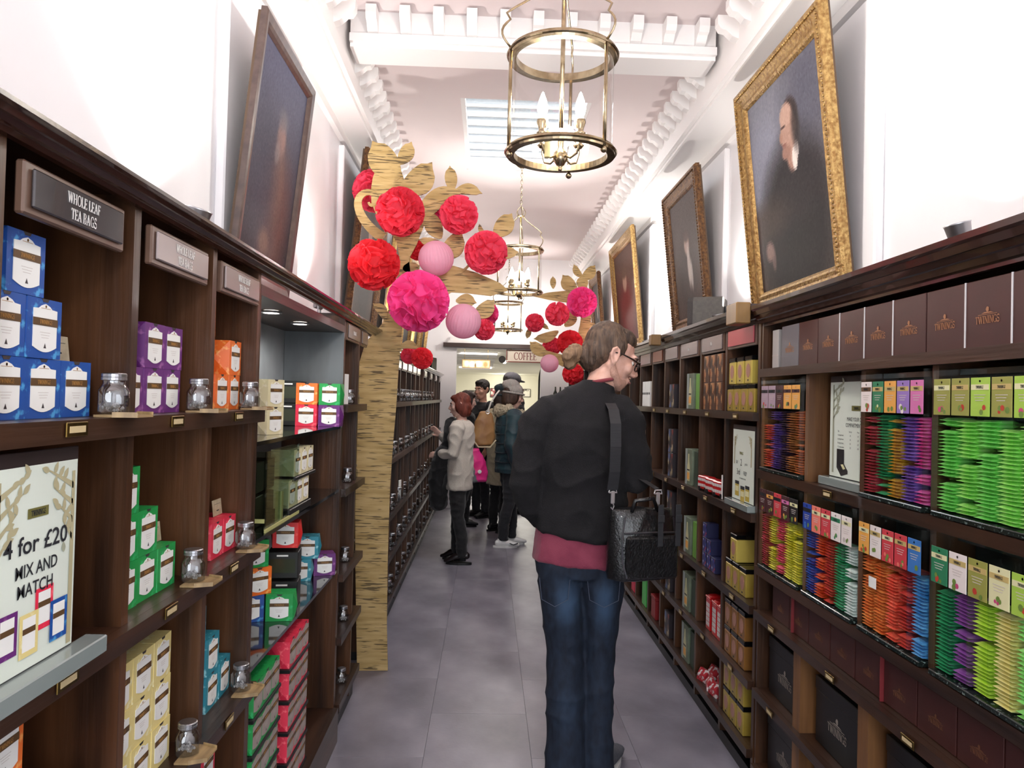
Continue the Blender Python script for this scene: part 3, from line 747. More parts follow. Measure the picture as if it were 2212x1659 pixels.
def dispenser(nm, y0, y1, z0, z1, cols, place, single, fills=None):
    """channels run from the far end (left in view) to the near end"""
    yc = (y0 + y1) / 2; W = y0 - y1 - .008; n = len(cols)
    d = T('sachet_dispenser', f'dispenser of {nm} sachets, {place}', 'dispenser', (FR - .012, yc, z0 + .0005), (0, 0, RZR))
    H = z1 - z0
    O('back_panel', MB().box(-W / 2, W / 2, .105, .109, 0, H - .004), M('dispenser_back', '16201E', .25, coat=.3), d)
    O('base_tray', MB().bev(-W / 2, W / 2, -.008, .104, 0, .013, .002), M('tray_glitter', '18201E', .15, col2='6A7A76', scale=(120, 120, 120), lo=.58, hi=.64), d)
    for sx in (-1, 1): O('side_wall', MB().box(sx * W / 2 - .0015, sx * W / 2 + .0015, -.006, .1045, .0135, H - .004), CLEAR, d)
    p = W / n
    for k in range(1, n): O('channel_divider', MB().box(-W / 2 + p * k - .001, -W / 2 + p * k + .001, -.004, .1045, .0135, H - .05), CLEAR, d)
    O('top_rail', MB().box(-W / 2 + .002, W / 2 - .002, .06, .1045, H - .02, H - .006), M('rail_dark', '20302C', .2, coat=.4), d)
    for k, (f, top, band, art) in enumerate(cols):
        x = -W / 2 + p * (k + .5)
        header(d, x, H - .117, p - .006, top, band, art)
        zz = .020; sc = (p - .008) / .063; fill = (fills or [1] * n)[k]
        hmax = .02 + (H - .127 - .02) * fill
        kk = 0
        while zz < hmax:
            step = rs.uniform(.0078, .0092); dx, dy, rz_, ry = rs.uniform(-.0009, .0009), rs.uniform(-.001, .003), rs.uniform(-.035, .035), rs.uniform(-.035, .035)
            mt = Matrix.LocRotScale(Vector((x + dx, .0045 + dy, zz)), Euler((rs.uniform(-.04, .04), ry, rz_)), Vector((sc * .90, 1.0, 1.22)))
            mw = Matrix.Translation((FR - .012, yc, z0)) @ Matrix.Rotation(RZR, 4, 'Z') @ mt
            if single and SCOUNT[0] < 300:
                l, r, s_ = mw.decompose()
                o = SACH.put(l, r.to_euler(), f'{f} foil sachet, {ordw(kk + 1)} from the bottom, {OR12[k]} channel, {"upper" if z0 > 1 else "lower"} right edge dispenser', f'{f} sachets {place}', s_)
                setmat(o, 0, FO[f]); SCOUNT[0] += 1
            else:
                REST._mk(_sm, mw); REST.m[-len(_sm.f):] = [RESTM.index(f)] * len(_sm.f)
            zz += step * (2.6 if rs.random() < .06 else 1); kk += 1
SCOUNT = [0]
def cm(n, c): return M('card_' + n, c, .5)
OL, OR_, MA, PK, LV, WH, GN, RD, BL, CRM, DKM, MAU = (cm(*q) for q in (('olive', '9A9A4C'), ('orange', 'E8A850'), ('maroon', '4A2428'), ('pink', 'D878B0'), ('lavender', '9878C0'), ('white', 'EEE4E0'), ('green', '2E8058'), ('red', 'D0404A'), ('blue', '3C78C0'), ('cream', 'E4E0B0'), ('black', '1E1A1C'), ('mauve', 'B098A8')))
LM, CO, BAND, DBL = cm('lime', 'A8CC50'), cm('coral', 'F08070'), cm('band', 'C8B070'), cm('navy', '24409A')
ART, ARTR = M('art_pink', 'C84878', .5), M('art_red', 'C04030', .5)
zt, zm, zl = 1.273, 1.632, .896
dispenser('green', 1.80, 1.443, zt, zm, [('leaf green', OL, CRM, ART), ('lime green', OL, BAND, ARTR), ('leaf green', LM, CRM, ARTR), ('lime green', OL, BAND, ARTR), ('lime green', LM, CRM, ART)], 'at the right edge of the upper row', True)
dispenser('green, purple and yellow', 1.80, 1.443, zl, 1.235, [('dark green', GN, CRM, ARTR), ('plum', WH, BAND, ART), ('yellow green', OL, BAND, ARTR), ('pale yellow', CRM, BAND, ART), ('leaf green', LM, CRM, ARTR)], 'at the right edge of the lower row', True)
dispenser('crimson to magenta', 2.155, 1.83, zt, zm, [('crimson', WH, BROWNB, ARTR), ('dark green', GN, BAND, CRM), ('gold', OR_, BAND, OR_), ('violet', LV, BAND, WH), ('magenta', PK, BAND, PK)], 'right of the white price list', False)
dispenser('red and blue', 2.155, 1.83, zl, 1.235, [('amber', OR_, CRM, ARTR), ('amber', WH, BAND, WH), ('coral', RD, CRM, CO), ('deep red', RD, BAND, CO), ('sky blue', BL, BAND, BL)], 'second from the right in the lower row', False)
dispenser('orange, purple and brown', 2.95, 2.57, zt, zm, [('orange red', MAU, DKM, ARTR), ('purple', MAU, DKM, LV), ('dark plum', MA, DKM, ARTR), ('brown', OR_, MA, MA), ('rust', OR_, MA, BL)], 'left of the white price list', False, [.75, 1, 1, 1, 1])
dispenser('crimson and yellow', 2.95, 2.57, zl, 1.235, [('crimson', MA, DKM, ARTR), ('yellow', MA, OR_, OR_), ('pink red', RD, DKM, ARTR), ('yellow', MA, PK, OR_), ('yellow', DKM, CRM, OR_)], 'at the far left of the lower row', False)
dispenser('blue, red, green and white', 2.54, 2.185, zl, 1.235, [('deep blue', DBL, DKM, BL), ('orange red', CO, CRM, CO), ('deep red', RD, CRM, CO), ('dark green', WH, GN, GN), ('white', WH, CRM, GREYP)], 'beneath the white price list', False)
tag(O('tea_sachets', REST, [FO[k] for k in RESTM]), 'colourful foil tea sachets filling the dispensers farther from the right edge', 'sachets', None, 'stuff')
# ================================================================== brown gift boxes
LOGOM = M('copper_print', 'A87450', .45, metal=.2)
def logo(h, mb=None, cx=0, cz=0, y=-.0006):
    m = serif('TWININGS', h, cx, cz, .86, y, .0004, 0, mb or MB())
    W = h * 4.6
    m.box(cx - W * .42, cx + W * .42, y - .0004, y, cz + h * .66, cz + h * .73)
    m.prism([(cx - W * .27, cz + h * .84), (cx + W * .27, cz + h * .84), (cx + W * .13, cz + h * 1.02), (cx - W * .13, cz + h * 1.02)], FR_, y - .0004, y)
    m.prism([(cx + h * .30 * cos(q * pi / 5) * (1.15 if q % 2 else .9), cz + h * 1.38 + h * .36 * sin(q * pi / 5)) for q in range(10)], FR_, y - .0004, y)
    return m
BRN = M('brown_gift_board', '3E1C1A', .42, col2='4A2420', scale=(6, 6, 6)); GRYB = M('grey_gift_board', '6A666C', .5)
bx = MB().bev(-.0765, .0765, 0, .14, 0, .154, .0015)
b0 = tag(O('gift_box', bx, BRN), '', 'box'); O('logo', logo(.0165, None, 0, .062), LOGOM, b0)
GB = Kind(b0)
ygb = [1.565 + .1573 * k for k in range(-1, 8)]
for k, y in enumerate(ygb):
    o = GB.put((FR + .012, y + .0785, 1.6688), (0, 0, RZR), f'upright dark brown gift box with copper logo, {"nearest the viewer" if k == 0 else ORD[k] if k < 7 else "eighth" if k == 7 else "ninth"} of the top row', 'brown gift boxes on the top shelf')
    if k == 8: setmat(o, 0, GRYB); o['label'] = 'grey upright gift box with logo at the far end of the top row'
tag(O('blank_card_box', MB().bev(-.03, .03, 0, .12, 0, .15, .001).box(-.03, .03, -.0006, 0, .05, .052, 1), [M('pale_grey_board', 'B4B0AE', .6), GREYP], None, (FR + .02, 2.905, 1.6688), (0, 0, RZR)), 'blank pale grey box at the far end of the brown gift box row', 'box')
dv = MB().box(-.0014, .0014, .0004, .1, 0, .1545)
DV = Kind(tag(O('shelf_divider', dv, M('white_acrylic', 'E8E4E4', .3)), '', 'divider'))
for k, (i, w_) in enumerate(((1, 'nearest'), (2, 'second'), (4, 'third'), (5, 'fourth'), (6, 'fifth'))):
    DV.put((FR + .010, ygb[i], 1.6686), (0, 0, RZR), f'thin white divider between the brown gift boxes, {w_} from the viewer', 'white dividers in the gift box row')
fl = tag(O('flat_gift_box', MB().bev(-.079, .079, 0, .2, 0, .118, .0015), BRN), '', 'box'); O('logo', logo(.0125, None, 0, .045), M('dull_copper_print', '6E4630', .5), fl)
FG = Kind(fl)
for k in range(9):
    FG.put((FR + .02, 1.50 + .163 * k, .7206), (0, 0, RZR), f'dark brown gift box, {(ORD + ["eighth", "ninth"])[k]} from the right in the slot under the dispensers', 'gift boxes in the slot under the dispensers')
RDV = Kind(tag(O('shelf_divider', MB().bev(-.002, .002, -.002, .1, 0, .13, .0005), M('dull_red', '7A2A2E', .4)), '', 'divider'))
for y, l in ((2.683, 'at the far end'), (2.071, 'in the middle')): RDV.put((FR + .012, y, .7206), (0, 0, RZR), f'red divider standing {l} of the slot under the dispensers')
tag(O('red_box', MB().bev(-.04, .04, 0, .15, 0, .15, .002), M('dark_red_board', '6A1A1C', .5), None, (FR + .03, 1.385, .7206), (0, 0, RZR)), 'plain dark red box at the bottom right corner', 'box')
BLKB = M('black_gift_board', '121113', .4, coat=.1)
gbm = MB().bev(-.155, .155, 0, .2, 0, .17, .002).bev(-.157, .157, -.002, .202, .1705, .215, .002)
g0 = tag(O('hamper_box', gbm, BLKB), '', 'box'); O('logo', logo(.026, None, 0, .085), M('grey_print', '8A8078', .5), g0)
HB = Kind(g0)
for y, z, l in ((2.79, .415, 'far box of the upper cubby row'), (2.37, .415, 'second box of the upper cubby row'), (1.92, .415, 'third box of the upper cubby row'), (1.48, .415, 'nearest box of the upper cubby row'),
                (2.79, .12, 'far box of the lower cubby row'), (2.37, .12, 'second box of the lower cubby row'), (1.92, .12, 'third box of the lower cubby row')):
    HB.put((FR + .035, y, z + .0006), (0, 0, RZR), 'black lidded gift box with grey logo, ' + l, 'black gift boxes in the right cubbies')
tag(O('sticky_label', MB().bev(-.02, .02, 0, .001, 0, .03, .0003), WHITE, None, (FR - .014, 2.075, 1.03), (0, 0, RZR)), 'blank white sticky label on the orange sachets', 'label')
# ================================================================== posters in acrylic stands
def painted(name, W, H, fn, nx=60, par=None, loc=None, mat=None, y=0):
    """flat printed sheet facing -Y whose colours come from fn(u, v) on a fine grid"""
    ny = max(2, int(nx * H / W))
    us, vs = np.meshgrid((np.arange(nx) + .5) / nx, (np.arange(ny) + .5) / ny)
    col = fn(us.ravel(), vs.ravel())
    m = MB(); V = [(-W / 2 + W * i / nx, y, H * j / ny) for j in range(ny + 1) for i in range(nx + 1)]
    Fc = [(j * (nx + 1) + i, j * (nx + 1) + i + 1, (j + 1) * (nx + 1) + i + 1, (j + 1) * (nx + 1) + i) for j in range(ny) for i in range(nx)]
    m.add(V, Fc)
    me = m.mesh(name, mat or attr_mat('print'))
    at = me.color_attributes.new('Col', 'FLOAT_COLOR', 'CORNER')
    c4 = np.ones((nx * ny, 4), dtype=np.float32); c = np.clip(col, 0, 1)
    c4[:, :3] = np.where(c <= .04045, c / 12.92, ((c + .055) / 1.055) ** 2.4)
    at.data.foreach_set('color', np.repeat(c4, 4, axis=0).ravel())
    return link(name, me, par, loc)
def hexc(h): return np.array([int(h[i:i + 2], 16) / 255 for i in (0, 2, 4)])
def sheet(u, v): 
    base = hexc('DFE8DC')[None, :] * np.ones((len(u), 1))
    return base + (np.sin(u * 3 + v * 2)[:, None]) * .02
def leaf2(mb, bx_, bz, tx, tz, wd, y=-.0004, mi=0, n=7, bend=0.):
    """flat leaf from base to tip"""
    L = sqrt((tx - bx_) ** 2 + (tz - bz) ** 2); ux, uz = (tx - bx_) / L, (tz - bz) / L
    P = []; Q = []
    for i in range(n + 1):
        t = i / n; hw = wd / 2 * sin(pi * t ** .85) ** .9; c_ = bend * sin(pi * t) * L
        px, pz = bx_ + ux * L * t - uz * c_, bz + uz * L * t + ux * c_
        P.append((px - uz * hw, pz + ux * hw)); Q.append((px + uz * hw, pz - ux * hw))
    poly = P + Q[-2:0:-1]
    mb.add([(a, y, b) for a, b in poly], [tuple(range(len(poly)))], mi)
def print_tree(mb, x, z, h, flip=1, y=-.0004):
    """pale tree silhouette printed on the posters"""
    mb.add([(x - .006, y, z), (x + .006, y, z), (x + .004, y, z + h), (x - .004, y, z + h)], [(0, 1, 2, 3)])
    r = random.Random(4)
    for k in range(4):
        zz = z + h * (.62 + .1 * k); bx_ = x - flip * h * (.1 + .05 * k)
        mb.add([(x, y, zz - .006), (x, y, zz + .004), (bx_, y, zz + h * .1 + .002), (bx_, y, zz + h * .1)], [(0, 1, 2, 3)])
        for q in range(4): 
            a = r.uniform(.6, 3.0) if flip > 0 else r.uniform(.1, 2.4); s_ = x + (bx_ - x) * (.4 + .2 * q); e = zz + h * .1 * (.4 + .2 * q)
            leaf2(mb, s_, e, s_ + h * .075 * cos(a), e + h * .075 * sin(a), h * .036, y - .0001 * (q + 1))
PGOLD = M('print_gold', 'B4AC88', .6); PGREY = M('print_sage', 'A2A690', .6)
def poster_stand(lab, W, H, loc, rot, tilt=.0, foot=None):
    s_ = T('poster_stand', lab, 'sign', loc, (tilt, 0, rot))
    painted('poster', W, H, sheet, 24, s_, (0, 0, .03))
    O('backing', MB().bev(-W / 2 - .004, W / 2 + .004, .001, .006, .028, H + .05, .001), M('stand_dark', '2A2020', .4), s_)
    O('acrylic_foot', MB().bev(*(foot or (-W / 2 - .03, W / 2 + .03, -.03, .03)), 0, .0275, .002), M('frosted_acrylic', '8A9492', .15, coat=.5), s_)
    return s_
def tcol(s_, mb, mat, n='lettering'): return O(n, mb, mat, s_)
# offer poster at the left edge
ps = poster_stand('pale offer poster in an acrylic stand at the left edge, reading mix and match', .2, .283, (FL + .009, 1.098, SH2 + .0006), RZL, foot=(-.15, .152, -.03, .0055))
m = sans('4 for £20', .0255, .0, .205, -.0012, bold=.0005, fit=.152); sans('MIX AND', .0185, .001, .169, -.0012, 0, m, bold=.0003, fit=.10); sans('MATCH', .0185, -.001, .142, -.0012, 0, m, bold=.0003, fit=.084)
tcol(ps, m, TEXTD)
m = MB(); print_tree(m, .089, .034, .262, 1, -.0008); tcol(ps, m, PGOLD, 'tree_print')
m = MB(); print_tree(m, -.089, .034, .262, -1, -.0008); tcol(ps, m, PGOLD, 'tree_print')
m = MB(); leaf2(m, .068, .176, .066, .192, .010, -.0012); tcol(ps, m, PGREY, 'leaf_print')
m = MB().add([(-.025, -.0008, .239), (.025, -.0008, .239), (.025, -.0008, .253), (-.025, -.0008, .253)], [(0, 1, 2, 3)]); tcol(ps, m, M('print_olive', '6E6A34', .6), 'logo_band')
tcol(ps, serif('TWININGS', .008, 0, .246, .75, -.0010, .0003), TEXTD, 'logo')
for k, (cx_, cz_, c_) in enumerate(((.022, .106, 'red'), (-.014, .078, 'yellow'), (.058, .080, 'blue'), (-.062, .088, 'purple'))):
    m = MB(); y = -.0010 - .0006 * (k % 3)
    def pl(a0, a1, b0, b1, mi, dy): m.add([(cx_ + a0, y - dy, cz_ + b0), (cx_ + a1, y - dy, cz_ + b0), (cx_ + a1, y - dy, cz_ + b1), (cx_ + a0, y - dy, cz_ + b1)], [(0, 1, 2, 3)], mi)
    pl(-.022, .022, -.030, .030, 0, 0); pl(-.015, .015, -.022, .024, 1, .0002); pl(-.015, .015, .002, .010, 2, .0004)
    tcol(ps, m, [CART[c_], WHITE, BROWNB], 'carton_print')
# price list between the dispensers
pl_ = poster_stand('white price list poster reading make your own compartment in the right shelving', .285, .305, (FR + .045, 2.335, 1.2726), RZR, foot=(-.16, .146, -.03, .03))
m = sans('MAKE YOUR OWN', .0125, .035, .218, -.0012, sx=.8); sans('COMPARTMENT BOX', .0125, .035, .199, -.0012, 0, m, .8)
for k, t in enumerate(('Size', '4 compartment', '6 compartment', '8 compartment', '12 compartment')):
    sans(t, .0058, -.085, .178 - .0125 * k, -.0012, 0, m, .8, 'LEFT'); sans(('Sachets', '40', '60', '80', '120')[k], .0058, .0, .178 - .0125 * k, -.0012, 0, m, .8); sans(('Price', '£15', '£20', '£25', '£30')[k], .0058, .05, .178 - .0125 * k, -.0012, 0, m, .8)
tcol(pl_, m, TEXTD)
m = MB(); print_tree(m, -.118, .042, .285, -1, -.0008); tcol(pl_, m, PGREY, 'tree_print')
m = MB().add([(.005, -.0008, .244), (.07, -.0008, .244), (.07, -.0008, .26), (.005, -.0008, .26)], [(0, 1, 2, 3)]); tcol(pl_, m, M('print_olive', '6E6A34', .6), 'logo_band')
tcol(pl_, serif('TWININGS', .0085, .0375, .252, .75, -.0010, .0003), TEXTD, 'logo')
m = MB()
for q, mi in (([(-.09, .075), (-.04, .075), (-.04, .12), (-.09, .12)], 0), ([(-.09, .075), (-.04, .075), (-.015, .055), (-.06, .045)], 0), ([(-.09, .075), (-.06, .045), (-.06, .035), (-.09, .06)], 1), ([(-.06, .045), (-.015, .055), (-.015, .045), (-.06, .035)], 1), ([(-.062, .071), (-.046, .073), (-.03, .06), (-.045, .056)], 2)):
    m.add([(a, -.0009 - .0001 * mi, b) for a, b in q], [tuple(range(4))], mi)
tcol(pl_, m, [M('print_black', '1C1C1E', .6), M('print_charcoal', '2E2C2C', .6), CRM], 'box_print')
# buy-two poster on the far right shelving
p2 = poster_stand('tall pale poster reading buy 2 get 3rd free on the second right shelf', .27, .30, (FR + .0, 3.19, SH_R[1] + .0006), RZR, foot=(-.15, .148, -.03, .03))
m = sans('BUY', .014, -.075, .190, -.0012, sx=.75); sans('2', .030, -.022, .192, -.0012, 0, m, .85); sans('get the', .011, .04, .188, -.0012, 0, m, .75); sans('3rd', .026, -.055, .150, -.0012, 0, m, .85); sans('FREE*', .017, .03, .148, -.0012, 0, m, .75)
sans('on compartment boxes', .008, .0, .125, -.0012, 0, m, .75)
tcol(p2, m, TEXTD)
tcol(p2, serif('TWININGS', .012, -.02, .23, .7, -.0010, .0003), M('print_olive', '6E6A34', .6), 'logo')
m = MB(); print_tree(m, .10, .18, .12, 1, -.0008); print_tree(m, -.11, .18, .12, -1, -.0008); tcol(p2, m, PGOLD, 'tree_print')
m = MB()
for cx_, cz_ in ((-.07, .075), (.0, .058), (.06, .065)):
    m.box(cx_ - .024, cx_ + .024, -.0012, -.0008, cz_ - .03, cz_ + .02, 0); m.box(cx_ - .02, cx_ + .02, -.0014, -.0011, cz_ - .01, cz_ + .012, 1); m.box(cx_ - .025, cx_ + .025, -.0013, -.0008, cz_ + .02, cz_ + .034, 2)
tcol(p2, m, [M('print_gold_tin', 'C0A848', .5), CRM, TEXTD], 'tin_print')
# ================================================================== right shelving beyond the dispensers
GOLDT = M('gold_tin', 'B0963C', .3, metal=.35, col2='C8B058', scale=(5, 5, 5)); OGT = M('bronze_tin', '9A6A34', .35, metal=.35); YEL = M('plain_yellow_tin', 'D2BC5C', .32, metal=.2)
def tin(mat, side):
    t = tag(O('tea_tin', MB().bev(-.041, .041, 0, .085, 0, .098, .003), [mat]), '', 'tin')
    O('lid', MB().bev(-.042, .042, -.001, .086, .0985, .118, .003), BLACKG, t)
    m = MB(); m.prism([(.024 * cos(q * pi / 8), .055 + .030 * sin(q * pi / 8)) for q in range(16)], FR_, -.0012, -.0003, 0); m.box(-.006, .006, -.0014, -.0003, .012, .018, 1)
    O('emblem', m, [side, DKPRINT], t)
    return Kind(t)
TIN = tin(GOLDT, M('tin_emblem', 'B08070', .4)); BAYS = ['beside the dispensers', 'in the second bay from the dispensers', 'in the third bay from the dispensers', 'in the fourth bay from the dispensers']
def rt(yc, z, lab, col=None, grp='gold tins'):
    o = TIN.put((FR + .002, yc, z + .0006), (0, 0, RZR), lab, grp)
    if col: setmat(o, 0, col)
for k in range(4): rt(3.40 - .0 - .09 * k - .015, SH_R[0], f'gold tin, {ORD[3 - k]} from the right in the lower row {BAYS[0]}, top shelf')
for k in range(3): rt(3.365 - .105 * k, SH_R[0] + .1195, f'yellow tin, {ORD[2 - k]} from the right in the upper row {BAYS[0]}, top shelf', YEL)
for r in range(2):
    for k in range(3):
        rt(3.36 - .092 * k, SH_R[3] + .1195 * r, f'bronze tin, {ORD[2 - k]} from the right, {ROWS[r]} row, fourth shelf {BAYS[0]}', OGT, 'bronze tins')
        rt(3.36 - .092 * k, SH_R[4] + .1195 * r, f'gold tin, {ORD[2 - k]} from the right, {ROWS[r]} row, lowest shelf {BAYS[0]}')
for k in range(3): rt(3.36 - .092 * k, SH_R[2], f'gold tin, {ORD[2 - k]} from the right lower row, third shelf {BAYS[0]}')
rt(3.30, SH_R[2] + .1195, 'single pale gold tin standing on the lower row of the third shelf', YEL); TIN.put((FR + .095, 3.14, SH_R[2] + .0006 + .1195), (0, 0, RZR), 'gold tin set back at the right end of the third shelf', 'gold tins')
TIN.put((FR + .095, 3.14, SH_R[2] + .0006), (0, 0, RZR), 'gold tin hidden at the back of the third shelf', 'gold tins')
# picture boxes
def blotch(c0, spots, seed):
    r = np.random.RandomState(seed)
    sp = [(r.rand(), r.rand(), .06 + .16 * r.rand(), hexc(spots[r.randint(len(spots))])) for _ in range(14)]
    def f(u, v):
        c = np.ones((len(u), 3)) * hexc(c0)
        for a, b, q, k in sp:
            w_ = np.clip(1.4 - ((u - a) ** 2 + (v - b) ** 2) / q ** 2, 0, 1)[:, None]; c = c * (1 - w_) + k * w_
        return c
    return f
def picbox(W, H, D, body, f):
    b = tag(O('picture_box', MB().bev(-W / 2, W / 2, 0, D, 0, H, .001), body), '', 'box')
    painted('cover', W - .006, H - .006, f, 12, b, (0, -.0006, .003)); return Kind(b)
CPB = picbox(.1, .134, .1, M('copper_board', '5A3420', .4), blotch('4A2A18', ['B07848', '2A1810', 'C09060', '8A4A28'], 3))
for r in range(2):
    for k in range(3): CPB.put((FR + .0, 3.755 - .105 * k, SH_R[0] + .0006 + .135 * r), (0, 0, RZR), f'copper picture box, {ORD[2 - k]} from the right, {ROWS[r]} row, top shelf of the second bay', 'copper picture boxes')
def bookbox():
    b = tag(O('bottle_print_box', MB().bev(-.07, .07, 0, .09, 0, .19, .001), M('grey_green_board', '5E6A58', .5, col2='7A8670', scale=(9, 9, 9))), '', 'box')
    m = MB().prism([(-.02, .02), (.03, .02), (.03, .1), (.018, .125), (.014, .165), (-.004, .165), (-.008, .125), (-.02, .1)], FR_, -.001, -.0002, 0)
    m.box(-.055, -.025, -.0009, -.0002, .0, .19, 2).box(-.018, .028, -.0015, -.0008, .075, .083, 1).box(-.018, .028, -.0014, -.0008, .03, .065, 3)
    O('bottle_print', m, [M('cream_bottle', 'C8C498', .5), DKPRINT, M('stripe_grey', '98A0A0', .5), OR_], b); return Kind(b)
BKB = bookbox(); GRNB = M('green_board', '6AA040', .5)
for i, z in enumerate(SH_R):
    BKB.put((FR + .0, 4.06, z + .0006), (0, 0, RZR), f'grey-green box printed with a bottle, on the {["top", "second", "third", "fourth", "lowest"][i]} right shelf', 'bottle print boxes')
    o = tag(O('green_box', MB().bev(-.035, .035, 0, .1, 0, .185, .001), GRNB if i in (2, 0) else M('dark_green_board', '2E4030', .5), None, (FR + .006, 3.93, z + .0006), (0, 0, RZR)), f'narrow green box right of the bottle box on the {["top", "second", "third", "fourth", "lowest"][i]} right shelf', 'box')
PBX = picbox(.12, .14, .1, M('dark_board', '2A2228', .5), blotch('32303A', ['8A3A34', '5A6A90', 'B0A080', '1A181C', '6A4A3A'], 8))
for i, z in enumerate(SH_R):
    for r in range(2 if i in (1, 2) else 1):
        PBX.put((FR + .0, 4.465, z + .0006 + .141 * r), (0, 0, RZR), f'dark picture box in the fourth bay, {["top", "second", "third", "fourth", "lowest"][i]} shelf, {ROWS[r]} one', 'dark picture boxes')
BK = Kind(tag(O('white_box', MB().bev(-.022, .022, 0, .1, 0, .17, .001).box(-.015, .015, -.0006, 0, .08, .095, 1), [WHITE, TEXTD]), '', 'box'))
for k in range(5): BK.put((FR + .002, 5.10 + .05 * k, SH_R[0] + .0006), (0, 0, RZR), f'slim white box, {ORD[k]} from the right beside the man\'s shoulder', 'slim white boxes')
for k, (y, c_, h) in enumerate(((5.12, '58C060', .19), (5.5, 'D83050', .18), (4.83, '8A1A1E', .12))):
    tag(O('storage_box', MB().bev(-.06, .06, 0, .11, 0, h, .003).bev(-.064, .064, -.003, .113, h + .0005, h + .02, .002), M('board_' + c_, c_, .45), None, (FR + .0, y, SH_R[4] + .0006), (0, 0, RZR)), ('bright green', 'pinkish red', 'dark red')[k] + ' lidded box on the lowest right shelf', 'box')
# novelty tins: post boxes, phone boxes, buses
RT = M('toy_red', 'C81E22', .3, coat=.4)
def phone():
    b = tag(O('phone_box_tin', MB().bev(-.035, .035, -.035, .035, 0, .15, .003), RT), '', 'tin')
    O('roof', MB().bev(-.038, .038, -.038, .038, .1505, .162, .003).lathe([(.036, .162), (.03, .168), (.0, .173)], (0, 0, 0), 16), RT, b)
    m = MB()
    for i in range(3):
        for j in range(5): m.box(-.026 + .018 * i, -.011 + .018 * i, -.0362, -.0352, .02 + .023 * j, .038 + .023 * j)
    O('window', m, M('tin_window', 'D8D4D0', .2), b); return Kind(b)
PH = phone()
for y, x, l in ((3.70, .05, 'front'), (3.60, .05, 'middle'), (3.52, .05, 'near')): PH.put((FR + x, y, SH_R[3] + .0006), (0, 0, RZR), f'red phone box tin, {l} one on the fourth right shelf', 'red phone box tins')
BUS = tag(O('bus_tin', MB().bev(-.06, .06, 0, .045, .008, .075, .005), RT), '', 'tin')
m = MB()
for zz in (.022, .05):
    for k in range(5): m.box(-.054 + .022 * k, -.036 + .022 * k, -.0008, 0, zz, zz + .014)
O('window', m, M('tin_window', 'D8D4D0', .2), BUS); O('wheel', MB().lathe([(.011, -.004), (.011, .004)], (0, 0, 0), 12), BLACK, BUS, (-.035, .0, .0112), (pi / 2, 0, 0)); O('wheel', MB().lathe([(.011, -.004), (.011, .004)], (0, 0, 0), 12), BLACK, BUS, (.035, .0, .0112), (pi / 2, 0, 0))
BUSK = Kind(BUS)
for k, y in enumerate((3.77, 3.64, 3.52)): BUSK.put((FR - .004, y, SH_R[1] + .0006), (0, 0, RZR + .15), f'red double deck bus tin, {ORD[2 - k]} from the right on the second right shelf', 'red bus tins')
tag(O('grey_bag', MB().sphere((0, 0, .05), (.05, .04, .05), 14, 8), M('silver_bag', '9A9AA0', .35, metal=.4), None, (FR + .09, 3.62, SH_R[1] + .0006), smooth=True), 'small silver-grey bag behind the red bus tins', 'bag')
tag(O('leaflet_stack', MB().bev(-.02, .02, 0, .05, 0, .11, .001), WHITE, None, (FR + .0, 3.463, SH_R[1] + .0006), (0, 0, RZR)), 'narrow white leaflet stack right of the red bus tins', 'leaflet')
FTB = picbox(.07, .07, .06, M('navy_board', '22244A', .4), blotch('2C3068', ['D8D8E8', '3848A0', 'C0405A', '181838'], 5))
for r, n_ in ((0, 3), (1, 2), (2, 1)):
    for k in range(n_): FTB.put((FR + .004, 3.745 - .074 * k, SH_R[2] + .0006 + .071 * r), (0, 0, RZR), f'navy and white patterned box, {ROWS[r]} row, {ORD[k]} from the left, third right shelf', 'navy patterned boxes')
RPK = Kind(tag(O('sweet_packet', MB().add([(-.04, 0, 0), (.04, 0, 0), (.04, .03, 0), (-.04, .03, 0), (-.036, .008, .06), (.036, .008, .06), (.036, .022, .06), (-.036, .022, .06), (-.03, -.006, .03), (.03, -.006, .03)],
    [(0, 3, 2, 1), (4, 5, 6, 7), (0, 1, 9, 8), (8, 9, 5, 4), (1, 2, 6, 5, 9), (3, 0, 8, 4, 7), (2, 3, 7, 6)]), M('packet_print', 'B8303A', .3, col2='E4D8D8', scale=(45, 45, 45), lo=.5, hi=.56)), '', 'packet'))
for k, (y, z, r, x) in enumerate(((3.75, 0, .3, 0), (3.66, 0, -.2, .0), (3.57, 0, .15, .0), (3.71, .031, .1, .035), (3.62, .031, -.3, .04))):
    RPK.put((FR + .002 + x, y, SH_R[4] + .001 + z), (-.2, 0, RZR + r), f'red and white sweet packet, {ORD[k]} of the loose pile, lowest right shelf', 'loose sweet packets')
# ================================================================== pictures
def blobs(base, lst, grain=.03, seed=1):
    r = np.random.RandomState(seed)
    def f(u, v):
        c = np.ones((len(u), 3)) * hexc(base[0])
        if len(base) > 1: c = c * (1 - v[:, None]) + hexc(base[1]) * v[:, None]
        for cx_, cy_, rx, ry, soft, h, al in lst:
            d = np.sqrt(((u - cx_) / rx) ** 2 + ((v - cy_) / ry) ** 2)
            k = (np.clip((1 + soft - d) / (2 * soft + 1e-6), 0, 1) * al)[:, None]
            c = c * (1 - k) + hexc(h) * k
        return c + r.randn(len(u), 1) * grain * .4
    return f
GILT = M('gilt_frame', 'BC9C62', .36, metal=.6, col2='8A6638', scale=(70, 70, 70), bump=.5, bscale=(90, 90, 90), detail=5)
GILTD = M('dull_gilt_frame', '7E5A36', .45, metal=.5, col2='4E3424', scale=(60, 60, 60), bump=.7, bscale=(110, 110, 110), detail=5)
DARKF = M('dark_frame', '4A3A38', .35, col2='5C4A44', scale=(30, 30, 30))
BACKM = M('canvas_back', '5A4636', .7)
